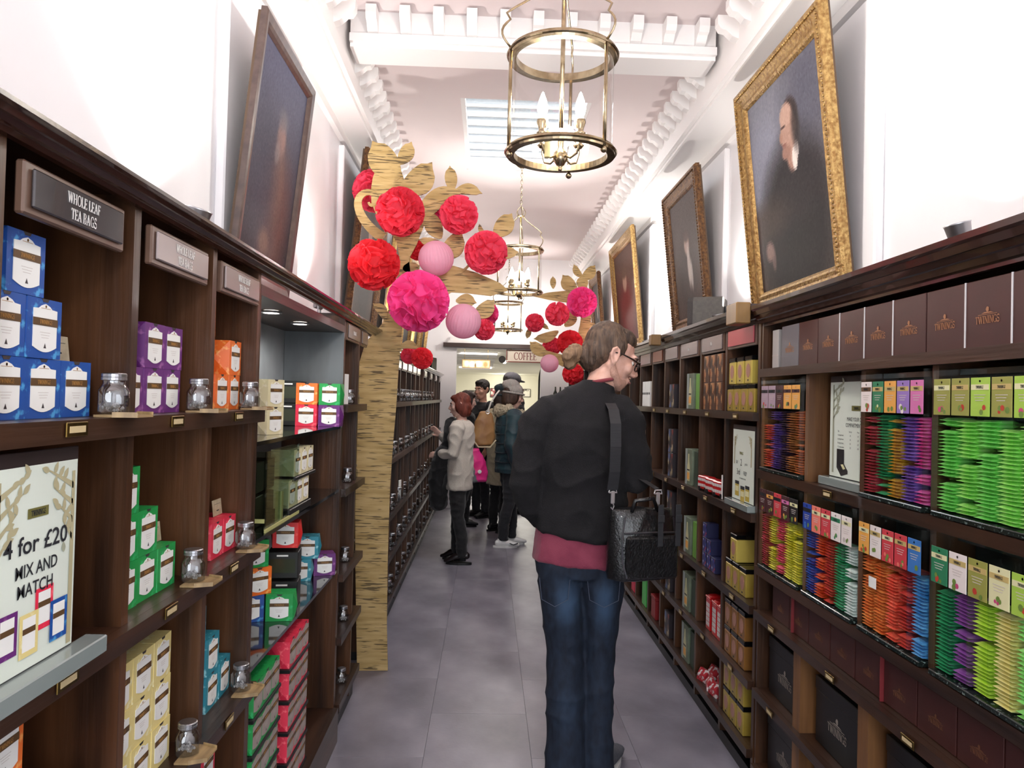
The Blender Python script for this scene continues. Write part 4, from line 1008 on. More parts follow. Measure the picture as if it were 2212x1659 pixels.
OIL = attr_mat('oil_paint', .55, .0)
OIL.node_tree.nodes['Principled BSDF'].inputs['Specular IOR Level'].default_value = .12
def picture(lab, side, y0, y1, z0, z1, xb, xt, fmat, fw, fn, prof, beads=False):
    W = y1 - y0; tilt = math.atan((abs(xb) - abs(xt)) / (z1 - z0)); H = (z1 - z0) / cos(tilt)
    t = T('portrait', lab, 'painting', (xb, (y0 + y1) / 2, z0), (tilt, 0, RZL if side < 0 else RZR))
    m = MB(); rings = []
    for a, y in prof:
        a *= fw
        rings.append([(-W / 2 + a, y, a), (W / 2 - a, y, a), (W / 2 - a, y, H - a), (-W / 2 + a, y, H - a)])
    vs = [p for r in rings for p in r]; fs = []
    for i in range(len(rings) - 1):
        for k in range(4):
            k2 = (k + 1) % 4; fs.append((i * 4 + k, i * 4 + k2, (i + 1) * 4 + k2, (i + 1) * 4 + k))
    m.add(vs, fs)
    O('frame', m, fmat, t)
    painted('canvas', W - 2 * fw + .01, H - 2 * fw + .01, fn, 72, t, (0, -.004, fw - .005), OIL)
    O('backing', MB().box(-W / 2 + .01, W / 2 - .01, .0, .012, .01, H - .01), BACKM, t)
    if beads:
        b = MB(); s_ = .018; a = fw * .28
        for k in range(int((H - 2 * a) / s_)):
            for sx in (-1, 1): b.sphere((sx * (W / 2 - a), -.036, a + s_ * (k + .5)), .0065, 6, 4)
        for k in range(int((W - 2 * a) / s_)):
            for zz in (a, H - a): b.sphere((-W / 2 + a + s_ * (k + .5), -.036, zz), .0065, 6, 4)
        O('beading', b, fmat, t)
    return t
PROF = [(0, .0), (0, -.022), (.08, -.034), (.2, -.036), (.34, -.030), (.5, -.020), (.66, -.018), (.8, -.022), (.9, -.016), (1.0, -.005)]
PROFF = [(0, .0), (0, -.02), (.15, -.024), (.6, -.02), (.8, -.014), (1, -.005)]
SKN = 'B08C7C'
gent = blobs(('4A3E38', '76767F'), [(0.200, 0.620, .4, .34, .5, '8E90A0', .9), (0.850, 0.800, .3, .3, .6, '50505E', .8), (0.550, 0.250, .45, .42, .25, '1E191A', 1), (0.620, 0.420, .3, .16, .3, '262022', 1), (0.150, 0.350, .3, .1, .5, '4E4038', .7),
    (0.595, 0.605, .07, .085, .2, 'A88070', 1), (0.600, 0.750, .105, .115, .12, '3A2C2A', 1), (0.565, 0.720, .095, .125, .1, SKN, 1), (0.545, 0.795, .075, .055, .15, 'BC9A8A', 1), (0.470, 0.705, .022, .028, .3, 'A8806E', 1), (0.525, 0.625, .06, .035, .2, '9A7466', 1), (0.655, 0.725, .022, .035, .3, '9A7060', .9), (0.505, 0.750, .03, .008, .5, '4A3430', .9), (0.505, 0.660, .028, .007, .5, '7A4A44', .9),
    (0.625, 0.570, .035, .055, .15, 'E4DAD2', 1), (0.655, 0.605, .03, .04, .2, 'D8CEC8', .9), (0.170, 0.200, .06, .05, .3, 'A08078', .8), (0.220, 0.155, .03, .06, .3, '8A6E68', .7), (0.665, 0.710, .05, .1, .4, '2E2624', .8)], seed=2)
robed = blobs(('3C3434', '56566A'), [(.6, .30, .28, .30, .4, '6A4A44', .8), (.58, .45, .12, .2, .4, '8A6250', .6), (.55, .66, .09, .09, .3, 'A07C70', .9), (.55, .75, .1, .05, .4, '70686C', .7), (.5, .58, .05, .05, .3, 'B09A90', .7), (.3, .4, .3, .3, .6, '3E3C48', .8), (.45, .15, .1, .06, .4, '94705E', .5)], seed=3)
pale = blobs(('4A3A34', '5C5250'), [(.45, .3, .3, .33, .4, '3E302E', 1), (.52, .60, .09, .085, .25, 'A4887E', 1), (.55, .42, .055, .17, .3, 'B8A8A0', .95), (.62, .34, .04, .12, .3, 'C0B4AC', .8), (.52, .67, .1, .05, .3, '5A4844', .9)], seed=4)
dark = blobs(('3A2A24', '4C3E3A'), [(.5, .3, .34, .35, .3, '281E1E', 1), (.5, .66, .1, .11, .25, '9A7868', 1), (.5, .74, .11, .06, .3, '3A2C28', 1), (.5, .53, .05, .05, .3, 'C0B4AA', .9)], seed=5)
redd = blobs(('4E2C24', '5A423A'), [(.5, .3, .33, .33, .3, '6A2E28', 1), (.48, .66, .1, .11, .25, 'A07E6E', 1), (.48, .75, .12, .06, .3, '5A4034', 1)], seed=6)
picture('large gilt framed portrait of a balding man in black in profile, on the right wall', 1, 2.70, 3.665, 1.955, 3.03, 1.315, 1.197, GILT, .105, gent, PROF, True)
picture('gilt framed portrait with a pale sleeved figure behind the loudspeaker, right wall', 1, 4.41, 5.25, 1.985, 2.945, 1.315, 1.21, GILTD, .10, pale, PROF, True)
picture('gilt framed portrait above the ponytailed man, third along the right wall', 1, 6.38, 7.55, 1.97, 3.03, 1.315, 1.205, GILT, .11, redd, PROF)
picture('narrow gilt framed portrait fourth along the right wall, by the pompoms', 1, 8.45, 9.15, 2.0, 2.98, 1.315, 1.22, GILTD, .1, dark, PROF)
picture('dark framed portrait of a robed figure on the left wall above the cornice', -1, 2.53, 3.235, 1.92, 2.815, -.873, -.785, DARKF, .055, robed, PROFF)
picture('tall brown framed portrait on the left wall half behind the tree and red pompoms', -1, 4.57, 5.62, 1.95, 3.02, -.873, -.775, GILTD, .10, dark, PROF)
for k, (a, b, l) in enumerate(((6.15, 6.95, 'just beyond the tree trunk'), (7.25, 8.0, 'second beyond the tree'), (8.25, 8.95, 'third beyond the tree'), (9.2, 9.9, 'farthest on the left wall'))):
    picture('gold framed portrait seen edge-on high on the left wall, ' + l, -1, a, b, 1.9, 2.98 - .05 * k, -.873, -.78, GILT, .09, (redd, dark, pale, dark)[k], PROF)
# ================================================================== loudspeakers and uplights on the cornices
SPK = M('speaker_grey', '55524F', .6, col2='605C58', scale=(60, 60, 60)); SPKD = M('speaker_grille', '3C3838', .8, col2='4A4645', scale=(300, 300, 300))
def speaker(lab, loc, rz, m1, m2, sc=1):
    t = T('loudspeaker', lab, 'speaker', loc, (0, 0, rz)); t.scale = (sc,) * 3
    O('cabinet', MB().prism([(-.085, 0), (.085, 0), (.095, .02), (.095, .13), (.085, .15), (-.085, .15), (-.095, .13), (-.095, .02)], FR_, .012, .15), m1, t)
    O('grille', MB().prism([(-.085, .002), (.085, .002), (.093, .022), (.093, .128), (.083, .148), (-.083, .148), (-.093, .128), (-.093, .022)], FR_, -.014, .0115), m2, t)
    b = O('bracket', MB().bev(-.03, .03, .1505, .17, .04, .11, .003).bev(-.02, .02, .1705, .215, .03, .12, .004), BLACK, t)
    return t
speaker('grey loudspeaker lying on the right cornice in front of the second portrait', (1.13, 4.17, 1.9335), -2.0, SPK, SPKD, 1.12)
speaker('small black loudspeaker on the far left shelving near the end wall', (-.66, 9.075, 1.822), 1.35, BLACK, BLACKG, 1.1)
fx = tag(O('wall_uplight', MB().bev(-.02, .02, -.05, .05, 0, .008, .002), STEEL), '', 'lamp')
O('bracket', MB().box(-.004, .004, -.03, -.026, .0085, .088).box(-.004, .004, .026, .03, .0085, .088), STEEL, fx)
O('lamp_head', MB().lathe([(.0, -.034), (.02, -.034), (.024, -.028), (.032, .03), (.034, .034), (.030, .034), (.026, .0), (.0, -.004)], (0, 0, 0), 20), STEEL, fx, (0, 0, .084), (0, -.25, 0), smooth=True)
UPK = Kind(fx)
for i, (x, y) in enumerate(UPL): UPK.put((x + .02, y, 1.888 if y < 4.3 else 1.821), (0, 0, pi), f'small steel uplight on the left cornice, {ORD[i]} from the viewer')
for i, (x, y) in enumerate(UPR): UPK.put((x - .02, y, 1.9005 if y < 3 else 1.888), (0, 0, 0), f'small steel uplight on the right cornice, {ORD[i]} from the viewer')
# ================================================================== lantern chandeliers
BULB = M('bulb_glow', 'FFF4E0', emit=60)
LBR = M('lantern_brass', 'B4A488', .24, metal=1., col2='8E7C60', scale=(30, 30, 30))
LGL = glass_mat('lantern_glass', (.985, .985, .985), .025)
def ringp(r0, r1, z0, z1): return [(r0, z0), (r1, z0), (r1 + .003, (z0 + z1) / 2), (r1, z1), (r0, z1), (r0, z0)]
def chandelier():
    t = T('lantern_chandelier', '', 'chandelier'); R = .187
    def ring(name, z0, z1):
        m = MB(); m.lathe(ringp(R - .022, R + .004, z0, z1), (0, 0, 0), 56); m.lathe(ringp(R - .012, R + .009, (z0 + z1) / 2 - .004, (z0 + z1) / 2 + .004), (0, 0, 0), 56)
        return O(name, m, LBR, t, smooth=False)
    ring('bottom_ring', 0, .022); ring('top_ring', .342, .368)
    O('glass_cylinder', MB().add(*(lambda n: ([((R - .006) * cos(2 * pi * k / n), (R - .006) * sin(2 * pi * k / n), z) for z in (.023, .341) for k in range(n)], [(k, (k + 1) % n, n + (k + 1) % n, n + k) for k in range(n)]))(56)), LGL, t, smooth=True)
    for k in range(3):
        a = radians(75 + 120 * k); c, s_ = cos(a), sin(a)
        O('upright', MB().tube([((R + .004) * c, (R + .004) * s_, z) for z in (.0, .18, .36)], .0065, 8), LBR, t, smooth=True)
        O('foot_ball', MB().sphere(((R + .002) * c, (R + .002) * s_, -.012), .0115, 12, 8), LBR, t, smooth=True)
        pts = []
        for i in range(25):
            q = i / 24
            if q < .3: r_, z = R + .006 + .032 * sin(pi * q / .3), .36 + .1 * q / .3
            else: w2 = (q - .3) / .7; r_, z = (R + .006) * (1 - w2) ** 1.5 + .03, .46 + .17 * w2 ** .75
            pts.append((r_ * c, r_ * s_, z))
        O('scroll_arm', MB().tube(pts, .0042, 6), LBR, t, smooth=True)
    O('crown', MB().lathe([(.028, .628), (.034, .632), (.028, .638), (.028, .639)], (0, 0, 0), 20), LBR, t)
    cr = MB()
    for k in range(5):
        a = 2 * pi * k / 5
        cr.tube([((.028 + .014 * sin(pi * i / 8)) * cos(a) * (1 - .75 * (i / 8) ** 3), (.028 + .014 * sin(pi * i / 8)) * sin(a) * (1 - .75 * (i / 8) ** 3), .638 + .075 * i / 8) for i in range(9)], .003, 6)
    O('crown_loops', cr, LBR, t, smooth=True)
    O('stem', MB().tube([(0, 0, .10), (0, 0, .64)], .008, 10), LBR, t, smooth=True)
    O('finial', MB().lathe([(.0, -.052), (.006, -.05), (.008, -.042), (.005, -.036), (.014, -.03), (.026, -.012), (.027, .004), (.02, .018), (.010, .03), (.012, .06), (.008, .1), (.0, .1)], (0, 0, 0), 20), LBR, t, smooth=True)
    for k in range(4):
        a = radians(40 + 90 * k); c, s_ = cos(a), sin(a)
        O('candle_arm', MB().tube([(.02 * c, .02 * s_, .0), (.05 * c, .05 * s_, -.014), (.08 * c, .08 * s_, -.004), (.092 * c, .092 * s_, .03), (.092 * c, .092 * s_, .055)], .004, 6), LBR, t, smooth=True)
        cup = O('candle_cup', MB().lathe([(.0, .05), (.012, .052), (.02, .062), (.012, .068), (.013, .078), (.02, .098), (.018, .108), (.011, .112), (.0, .112)], (.092 * c, .092 * s_, 0), 16), LBR, t, smooth=True)
        O('candle_bulb', MB().lathe([(.006, .1125), (.016, .13), (.019, .148), (.013, .175), (.004, .2), (.0, .205)], (.092 * c, .092 * s_, 0), 12), BULB, cup, smooth=True)
    O('candle_sleeve', MB().tube([(-.05, -.05, -.02), (-.05, -.05, .07)], .011, 12), M('ivory_sleeve', 'D8CC98', .5), t)
    ch = MB(); z = .708; k = 0
    while z < 1.05:
        pts = [(.009 * cos(q * pi / 6) * (1 if k % 2 else 0), .009 * cos(q * pi / 6) * (0 if k % 2 else 1), z + .016 + .018 * sin(q * pi / 6)) for q in range(13)]
        ch.tube(pts, .0024, 5, cap=False); z += .028; k += 1
    O('chain', ch, LBR, t)
    O('ceiling_rose', MB().lathe([(.0, 1.03), (.02, 1.032), (.05, 1.055), (.055, 1.064), (.0, 1.064)], (0, 0, 0), 20), LBR, t)
    return Kind(t)
CHK = chandelier()
for i, (x, y) in enumerate(CH):
    CHK.put((x, y, 2.385), (0, 0, .12 * i), ('large brass lantern chandelier with glass cylinder nearest the viewer', 'brass lantern chandelier second along the ceiling, right of the pompoms', 'brass lantern chandelier farthest away, above the café opening')[i], 'brass lantern chandeliers')
    point('chandelier_glow', (x, y, 2.585), (24, 26, 24)[i], (1, .965, .93), .05)
# ================================================================== plywood trees
def ply_mat():
    m, nt, b = nodes('straw_plywood')
    tc = nt.nodes.new('ShaderNodeTexCoord'); L = nt.links.new
    def nz(scale, det):
        mp = nt.nodes.new('ShaderNodeMapping'); mp.inputs['Scale'].default_value = scale
        n = nt.nodes.new('ShaderNodeTexNoise'); n.inputs['Scale'].default_value = 1; n.inputs['Detail'].default_value = det
        L(tc.outputs['Object'], mp.inputs[0]); L(mp.outputs[0], n.inputs['Vector']); return n
    base = nz((5, 5, 40), 5); dash = nz((9, 9, 120), 2); big = nz((2, 2, 9), 2)
    r1 = nt.nodes.new('ShaderNodeValToRGB'); r1.color_ramp.elements[0].color = lin('A68A50'); r1.color_ramp.elements[1].color = lin('CCB07A')
    r1.color_ramp.elements[0].position = .3; r1.color_ramp.elements[1].position = .7
    L(base.outputs['Fac'], r1.inputs[0])
    sm = nt.nodes.new('ShaderNodeMath'); sm.operation = 'MULTIPLY_ADD'; sm.inputs[1].default_value = .35
    L(big.outputs['Fac'], sm.inputs[0]); L(dash.outputs['Fac'], sm.inputs[2])
    r2 = nt.nodes.new('ShaderNodeValToRGB'); r2.color_ramp.elements[0].position = .752; r2.color_ramp.elements[1].position = .80
    r2.color_ramp.elements[0].color = (0, 0, 0, 1); r2.color_ramp.elements[1].color = (.85, .85, .85, 1)
    L(sm.outputs[0], r2.inputs[0])
    mx = nt.nodes.new('ShaderNodeMix'); mx.data_type = 'RGBA'
    L(r2.outputs[0], mx.inputs[0]); L(r1.outputs[0], mx.inputs[6]); mx.inputs[7].default_value = lin('4E3E24')
    L(mx.outputs[2], b.inputs['Base Color']); b.inputs['Roughness'].default_value = .65
    MATS['straw_plywood'] = m; return m
PLY = ply_mat()
class Board:
    """plywood cut-out standing in the plane y = Y; outlines come from points on that plane"""
    def __init__(s, name, lab, Y):
        s.Y = Y; s.k = 0; p = ony(800, 1447, Y)
        s.t = T(name, lab, 'tree', (0, Y, 0))
    def P(s, u, v): p = ony(u, v, s.Y); return (p.x, p.z)
    def piece(s, n, poly, lift=True):
        s.k += 1; d = -.0011 * (s.k % 9) if lift else 0
        return O(n, MB().prism(poly, lambda a, b, t: (a, t, b), -.012 + d, d), PLY, s.t)
    def poly(s, n, pts, lift=True): return s.piece(n, [s.P(*q) for q in pts], lift)
    def leaf(s, base, tip, wpx, bend=0., n=10):
        (bx_, bz), (tx, tz) = s.P(*base), s.P(*tip); wd = wpx / FPX * s.Y
        L = sqrt((tx - bx_) ** 2 + (tz - bz) ** 2); ux, uz = (tx - bx_) / L, (tz - bz) / L
        A = []; B = []
        for i in range(n + 1):
            t = i / n; hw = wd / 2 * (sin(pi * min(1, t * .94 + .03)) ** .75) * (1 if t < .8 else (1 - t) / .2 * .9 + .1 * (t < 1)); c_ = bend * sin(pi * t) * L
            px, pz = bx_ + ux * L * t - uz * c_, bz + uz * L * t + ux * c_
            A.append((px - uz * hw, pz + ux * hw)); B.append((px + uz * hw, pz - ux * hw))
        return s.piece('leaf', (A + B[-2::-1])[:-1] if 0 else A + B[-2:0:-1] + [B[0]])
    def stroke(s, n, pts, w0, w1):
        P = [Vector(s.P(*q)) for q in pts]; A = []; B = []; N = len(P)
        for i, p in enumerate(P):
            d = (P[min(i + 1, N - 1)] - P[max(i - 1, 0)]).normalized(); w_ = (w0 + (w1 - w0) * i / (N - 1)) / FPX * s.Y / 2
            A.append((p.x - d.y * w_, p.y + d.x * w_)); B.append((p.x + d.y * w_, p.y - d.x * w_))
        m = MB(); s.k += 1; d_ = -.0011 * (s.k % 9)
        for i in range(N - 1): m.prism([A[i], A[i + 1], B[i + 1], B[i]], lambda a, b, t: (a, t, b), -.012 + d_, d_)
        return O(n, m, PLY, s.t)
def bez(p0, p1, p2, p3, n=14):
    return [tuple((1 - t) ** 3 * p0[i] + 3 * (1 - t) ** 2 * t * p1[i] + 3 * (1 - t) * t * t * p2[i] + t ** 3 * p3[i] for i in (0, 1)) for t in [k / n for k in range(n + 1)]]
TY = 4.262
B1 = Board('plywood_tree', 'tall straw-coloured plywood tree cut-out on the left, hung with pink pompoms', TY)
B1.poly('trunk', [(772, 1447), (768, 1200), (768, 900), (772, 800), (790, 740), (826, 700), (846, 655), (860, 610), (864, 560), (858, 525), (838, 492), (815, 468), (803, 440), (802, 410), (806, 385), (815, 360),
                  (850, 352), (868, 372), (880, 410), (896, 440), (892, 480), (882, 515), (884, 560), (888, 600), (884, 640), (872, 690), (866, 740), (861, 800), (856, 880), (850, 950), (843, 1050), (838, 1200), (836, 1350), (838, 1447)], False)
B1.poly('bough', [(880, 600), (930, 580), (980, 575), (1030, 590), (1080, 612), (1098, 628), (1060, 640), (1010, 634), (975, 632), (940, 655), (905, 690), (878, 700)])
B1.poly('bough', [(874, 535), (893, 480), (922, 440), (965, 424), (1000, 428), (1000, 440), (952, 450), (920, 480), (900, 530), (884, 560)])
for b, t, w_, bd in (((862, 388), (805, 306), 62, .06), ((862, 356), (890, 308), 32, -.06), ((868, 420), (934, 352), 58, -.10), ((977, 414), (972, 360), 27, 0), ((908, 446), (1004, 418), 30, .12), ((980, 416), (1042, 419), 24, .14),
                     ((952, 516), (926, 458), 38, .05), ((952, 524), (904, 518), 18, .05), ((950, 560), (998, 500), 44, -.1), ((1068, 512), (1106, 462), 40, -.05), ((1050, 508), (1035, 484), 10, .15),
                     ((834, 692), (806, 656), 22, -.15), ((862, 752), (906, 754), 18, .2), ((1022, 684), (1068, 648), 34, -.1), ((890, 590), (884, 566), 34, 0), ((812, 420), (846, 396), 20, -.2), ((1070, 560), (1120, 545), 26, .1), ((985, 650), (1030, 655), 26, .1)):
    B1.leaf(b, t, w_, bd)
B1.stroke('curled_tendril', bez((828, 515), (790, 490), (774, 460), (774, 440)) + bez((774, 440), (774, 418), (800, 408), (811, 424))[1:] + bez((811, 424), (818, 440), (800, 452), (797, 438))[1:], 22, 5)
B1.stroke('curled_tendril', bez((905, 560), (960, 600), (985, 605), (1012, 575)), 8, 5)
B2 = Board('plywood_tree', 'plywood tree cut-out farther back on the right, leaves showing above the man\'s head', 8.2)
t2 = [(p.x, p.z) for p in (ony(1258, 640, 8.2), ony(1266, 760, 8.2))]
B2.piece('trunk', [(.90, 0), (1.025, 0), (1.025, 1.6), (1.025, 1.95), (1.10, 2.2), (1.10, 2.5), (1.04, 2.8), (1.0, 2.8), (1.0, 2.5), (.97, 2.25), (.93, 2.0), (.90, 1.6)], False)
B2.poly('bough', [(1255, 640), (1225, 628), (1185, 632), (1150, 640), (1185, 648), (1230, 655), (1258, 690)])
B2.poly('bough', [(1262, 760), (1220, 768), (1180, 757), (1150, 748), (1178, 772), (1215, 792), (1262, 800)])
for b, t, w_, bd in (((1258, 600), (1239, 571), 15, .1), ((1256, 604), (1285, 573), 24, -.1), ((1258, 626), (1257, 596), 26, 0), ((1245, 628), (1215, 594), 30, .1), ((1195, 624), (1194, 597), 13, 0), ((1206, 716), (1152, 732), 22, .1), ((1220, 705), (1246, 680), 22, 0),
                     ((1182, 768), (1144, 738), 26, .05), ((1145, 708), (1138, 732), 12, 0), ((1160, 700), (1186, 712), 10, .1), ((1250, 720), (1285, 700), 26, .1), ((1230, 690), (1226, 668), 18, 0), ((1255, 790), (1300, 782), 18, 0)):
    B2.leaf(b, t, w_, bd)
# ================================================================== tissue pompoms and paper lanterns
def pompom_mesh(seed, n=84):
    r = random.Random(seed); m = MB()
    m.sphere((0, 0, 0), .74, 16, 10)
    for k in range(n):
        zz = 1 - 2 * (k + .5) / n; ph = k * 2.39996
        d = Vector((sqrt(1 - zz * zz) * cos(ph), sqrt(1 - zz * zz) * sin(ph), zz))
        d = (d + Vector((r.uniform(-.12, .12), r.uniform(-.12, .12), r.uniform(-.12, .12)))).normalized()
        t = d.orthogonal().normalized(); t.rotate(Matrix.Rotation(r.uniform(0, 6.28), 3, d)); b = d.cross(t)
        wv, am, fr, tw = r.uniform(.34, .55), r.uniform(.035, .075), r.uniform(1.4, 2.6), r.uniform(0, 6.28)
        vs = []; NX, NY = 14, 4
        for j in range(NY + 1):
            q = j / NY; rad = .62 + q * r.uniform(.34, .38)
            for i in range(NX + 1):
                s_ = (i / NX - .5) * 2
                arch = 1 - .10 * s_ * s_ + r.uniform(-.006, .006) * q
                off = am * (.5 + q) * sin(s_ * fr * 2.2 + tw) + .07 * q * s_ * s_
                p = d * (rad * arch) + t * (s_ * wv * (.45 + .65 * q)) + b * off
                if p.length > 1: p = p.normalized() * (1 - r.random() * .02)
                vs.append(p)
        m.add(vs, [(j * (NX + 1) + i, j * (NX + 1) + i + 1, (j + 1) * (NX + 1) + i + 1, (j + 1) * (NX + 1) + i) for j in range(NY) for i in range(NX)])
    return m
def tissue(name, c):
    m, nt, b = nodes('tissue_' + name)
    b.inputs['Base Color'].default_value = lin(c); b.inputs['Roughness'].default_value = .8
    tr = nt.nodes.new('ShaderNodeBsdfTranslucent'); tr.inputs[0].default_value = lin(c); mx = nt.nodes.new('ShaderNodeMixShader'); mx.inputs[0].default_value = .45
    nt.links.new(b.outputs[0], mx.inputs[1]); nt.links.new(tr.outputs[0], mx.inputs[2]); nt.links.new(mx.outputs[0], nt.nodes['Material Output'].inputs[0])
    return m
TIS = {n: tissue(n, c) for n, c in (('red', 'F0465E'), ('rose', 'F85878'), ('hot pink', 'FF5CB0'), ('pale pink', 'FAC4DA'), ('magenta', 'F85498'), ('scarlet', 'F23C4A'))}
PM = [pompom_mesh(s).mesh('tissue_pompom', TIS['red'], True) for s in (1, 2)]
def pompom(col, u, v, rpx, lab, Y, k=0):
    R = rpx / FPX * Y; yc = Y - .0
    p = ony(u, v, yc)
    o = tag(link('tissue_pompom', PM[k % 2], None, p, (random.uniform(0, 6), random.uniform(0, 6), random.uniform(0, 6))), lab, 'pompom', 'tissue paper pompoms on the trees')
    o.scale = (R, R, R); setmat(o, 0, TIS[col]); return o
def lantern_mesh():
    m = MB(); n, h = 64, 24; vs = []
    for j in range(h + 1):
        th = pi * j / h - pi / 2
        for i in range(n):
            q = 2 * pi * i / n; rr = 1 - .016 * (i % 2) - .02 * noise.noise(Vector((cos(q) * 3, sin(q) * 3, th * 2))) ** 2
            vs.append((rr * cos(th) * cos(q), rr * cos(th) * sin(q), sin(th) * .98))
    return m.add(vs, [(j * n + i, j * n + (i + 1) % n, (j + 1) * n + (i + 1) % n, (j + 1) * n + i) for j in range(h) for i in range(n)])
LM_ = lantern_mesh().mesh('paper_lantern', TIS['pale pink'])
def plantern(u, v, rpx, lab, Y):
    R = rpx / FPX * Y; o = tag(link('paper_lantern', LM_, None, ony(u, v, Y), (.3, random.uniform(-.4, .4), random.random())), lab, 'lantern', 'pale pink paper lanterns'); o.scale = (R, R, R); return o
pompom('rose', 808, 412, 47, 'red tissue pompom at the upper left of the tree, partly behind another', 4.40, 0)
pompom('red', 864, 458, 54, 'large red tissue pompom high on the left tree trunk', 4.10, 1)
pompom('rose', 991, 464, 43, 'pinkish red tissue pompom at the upper right of the left tree', 4.12, 0)
pompom('magenta', 936, 462, 22, 'small magenta tissue pompom behind the centre leaf of the left tree', 4.34, 1)
pompom('scarlet', 808, 571, 57, 'red tissue pompom left of the trunk in front of the brown framed portrait', 4.08, 0)
pompom('rose', 1050, 546, 48, 'pinkish red tissue pompom beside the second chandelier', 4.14, 1)
pompom('hot pink', 904, 651, 68, 'largest hot pink tissue pompom low on the left tree', 3.94, 0)
pompom('scarlet', 902, 541, 22, 'small red tissue pompom peeping out behind the upper paper lantern', 4.33, 1)
pompom('magenta', 1052, 678, 26, 'small magenta tissue pompom behind the lower paper lantern', 4.34, 0)
pompom('rose', 1046, 712, 24, 'small rose tissue pompom below the lower paper lantern', 4.19, 1)
pompom('scarlet', 912, 774, 24, 'small red tissue pompom hanging by the lowest leaf right of the left trunk', 4.20, 0)
pompom('rose', 884, 768, 19, 'dull red tissue pompom just left of the one by the lowest leaf', 4.33, 1)
plantern(942, 558, 38.5, 'pale pink paper lantern in the middle of the left tree', 4.14)
plantern(1001, 694, 38.5, 'pale pink paper lantern right of the largest pompom', 4.10)
pompom('hot pink', 1257, 653, 34, 'hot pink tissue pompom at the top of the right tree', 8.0, 1)
pompom('rose', 1204, 678, 27, 'rose tissue pompom in the middle of the right tree', 7.72, 0)
pompom('rose', 1155, 697, 21, 'small pink tissue pompom at the left tip of the right tree', 8.05, 1)
pompom('scarlet', 1231, 741, 29, 'red tissue pompom left of the man\'s hair', 8.0, 0)
pompom('rose', 1192, 748, 21, 'pink tissue pompom behind the red one left of the man\'s hair', 8.3, 1)
pompom('scarlet', 1238, 808, 24, 'red tissue pompom half hidden behind the man\'s shoulder', 7.9, 0)
plantern(1187, 785, 20, 'small pale pink paper lantern under the right tree', 7.95)
plantern(1292, 722, 22, 'pale pink paper lantern half hidden by the man\'s hair', 8.0)
# ================================================================== people
def loft(mb, rings, n=16, side=(1, 0, 0), cap=.55):
    """closed tube through elliptical rings (centre, rx, ry); rx along 'side'"""
    R = [(Vector(c), a, (b if b else a)) for c, a, b in [(r + (None,))[:3] if len(r) < 3 else r for r in rings]]
    if cap:
        d0 = (R[0][0] - R[1][0]).normalized(); d1 = (R[-1][0] - R[-2][0]).normalized()
        R = [(R[0][0] + d0 * min(R[0][1], R[0][2]) * cap, R[0][1] * .55, R[0][2] * .55)] + R + [(R[-1][0] + d1 * min(R[-1][1], R[-1][2]) * cap, R[-1][1] * .55, R[-1][2] * .55)]
    N = len(R); vs = []; fs = []; ref = Vector(side)
    for i, (c, a, b) in enumerate(R):
        t = (R[min(i + 1, N - 1)][0] - R[max(i - 1, 0)][0]).normalized()
        s_ = ref - t * ref.dot(t)
        if s_.length < .15: s_ = Vector((0, 1, 0)) - t * t.y
        s_.normalize(); o = t.cross(s_)
        for k in range(n):
            q = 2 * pi * k / n; vs.append(c + s_ * (a * cos(q)) + o * (b * sin(q)))
    for i in range(N - 1):
        for k in range(n):
            k2 = (k + 1) % n; fs.append((i * n + k, i * n + k2, (i + 1) * n + k2, (i + 1) * n + k))
    fs += [tuple(range(n))[::-1], tuple(range((N - 1) * n, N * n))]
    return mb.add(vs, fs)
def ell(mb, c, r, rot=None, n=20, m=12):
    e = MB().sphere((0, 0, 0), r, n, m)
    return mb._mk(e, Matrix.Translation(c) @ (rot.to_4x4() if rot else Matrix()))
def fuse(name, mb, mat, parent, voxel=.008, smooth=3, fold=0., fs=(9, 9, 9), extra=None):
    """melts the overlapping volumes into one continuous skin"""
    me = mb.mesh(name, mat); o = bpy.data.objects.new(name, me); COL.objects.link(o)
    r = o.modifiers.new('r', 'REMESH'); r.mode = 'VOXEL'; r.voxel_size = voxel; r.use_smooth_shade = True
    if smooth:
        s_ = o.modifiers.new('s', 'SMOOTH'); s_.iterations = smooth; s_.factor = .5
    dg = bpy.context.evaluated_depsgraph_get()
    nm = bpy.data.meshes.new_from_object(o.evaluated_get(dg)); nm.name = name
    bpy.data.objects.remove(o); bpy.data.meshes.remove(me)
    if fold:
        nv = len(nm.vertices); co = np.empty(nv * 3, dtype=np.float32); no = np.empty(nv * 3, dtype=np.float32)
        nm.vertices.foreach_get('co', co); nm.vertices.foreach_get('normal', no)
        co = co.reshape(-1, 3); no = no.reshape(-1, 3)
        d = np.array([(1 - abs(noise.noise((p[0] * fs[0] + 3, p[1] * fs[1], p[2] * fs[2])))) ** 3 - .5 for p in co.tolist()], dtype=np.float32)
        nm.vertices.foreach_set('co', (co + no * d[:, None] * fold).ravel()); nm.update()
    nm.polygons.foreach_set('use_smooth', [True] * len(nm.polygons))
    if not nm.materials: nm.materials.append(mat)
    return link(name, nm, parent)
def skin(name, c, c2): return M('skin_' + name, c, .5, col2=c2, scale=(30, 30, 30), detail=3)
def cloth(name, c, c2=None, rough=.85, sc=60, bump=.25, sheen=.2): return M('cloth_' + name, c, rough, col2=c2 or c, scale=(sc, sc, sc), bump=bump, bscale=(260, 260, 260), sheen=sheen)
def hairm(name, c, c2): return M('hair_' + name, c, .58, col2=c2, scale=(70, 70, 9), bump=.5, bscale=(240, 240, 14), lo=.3, hi=.7)
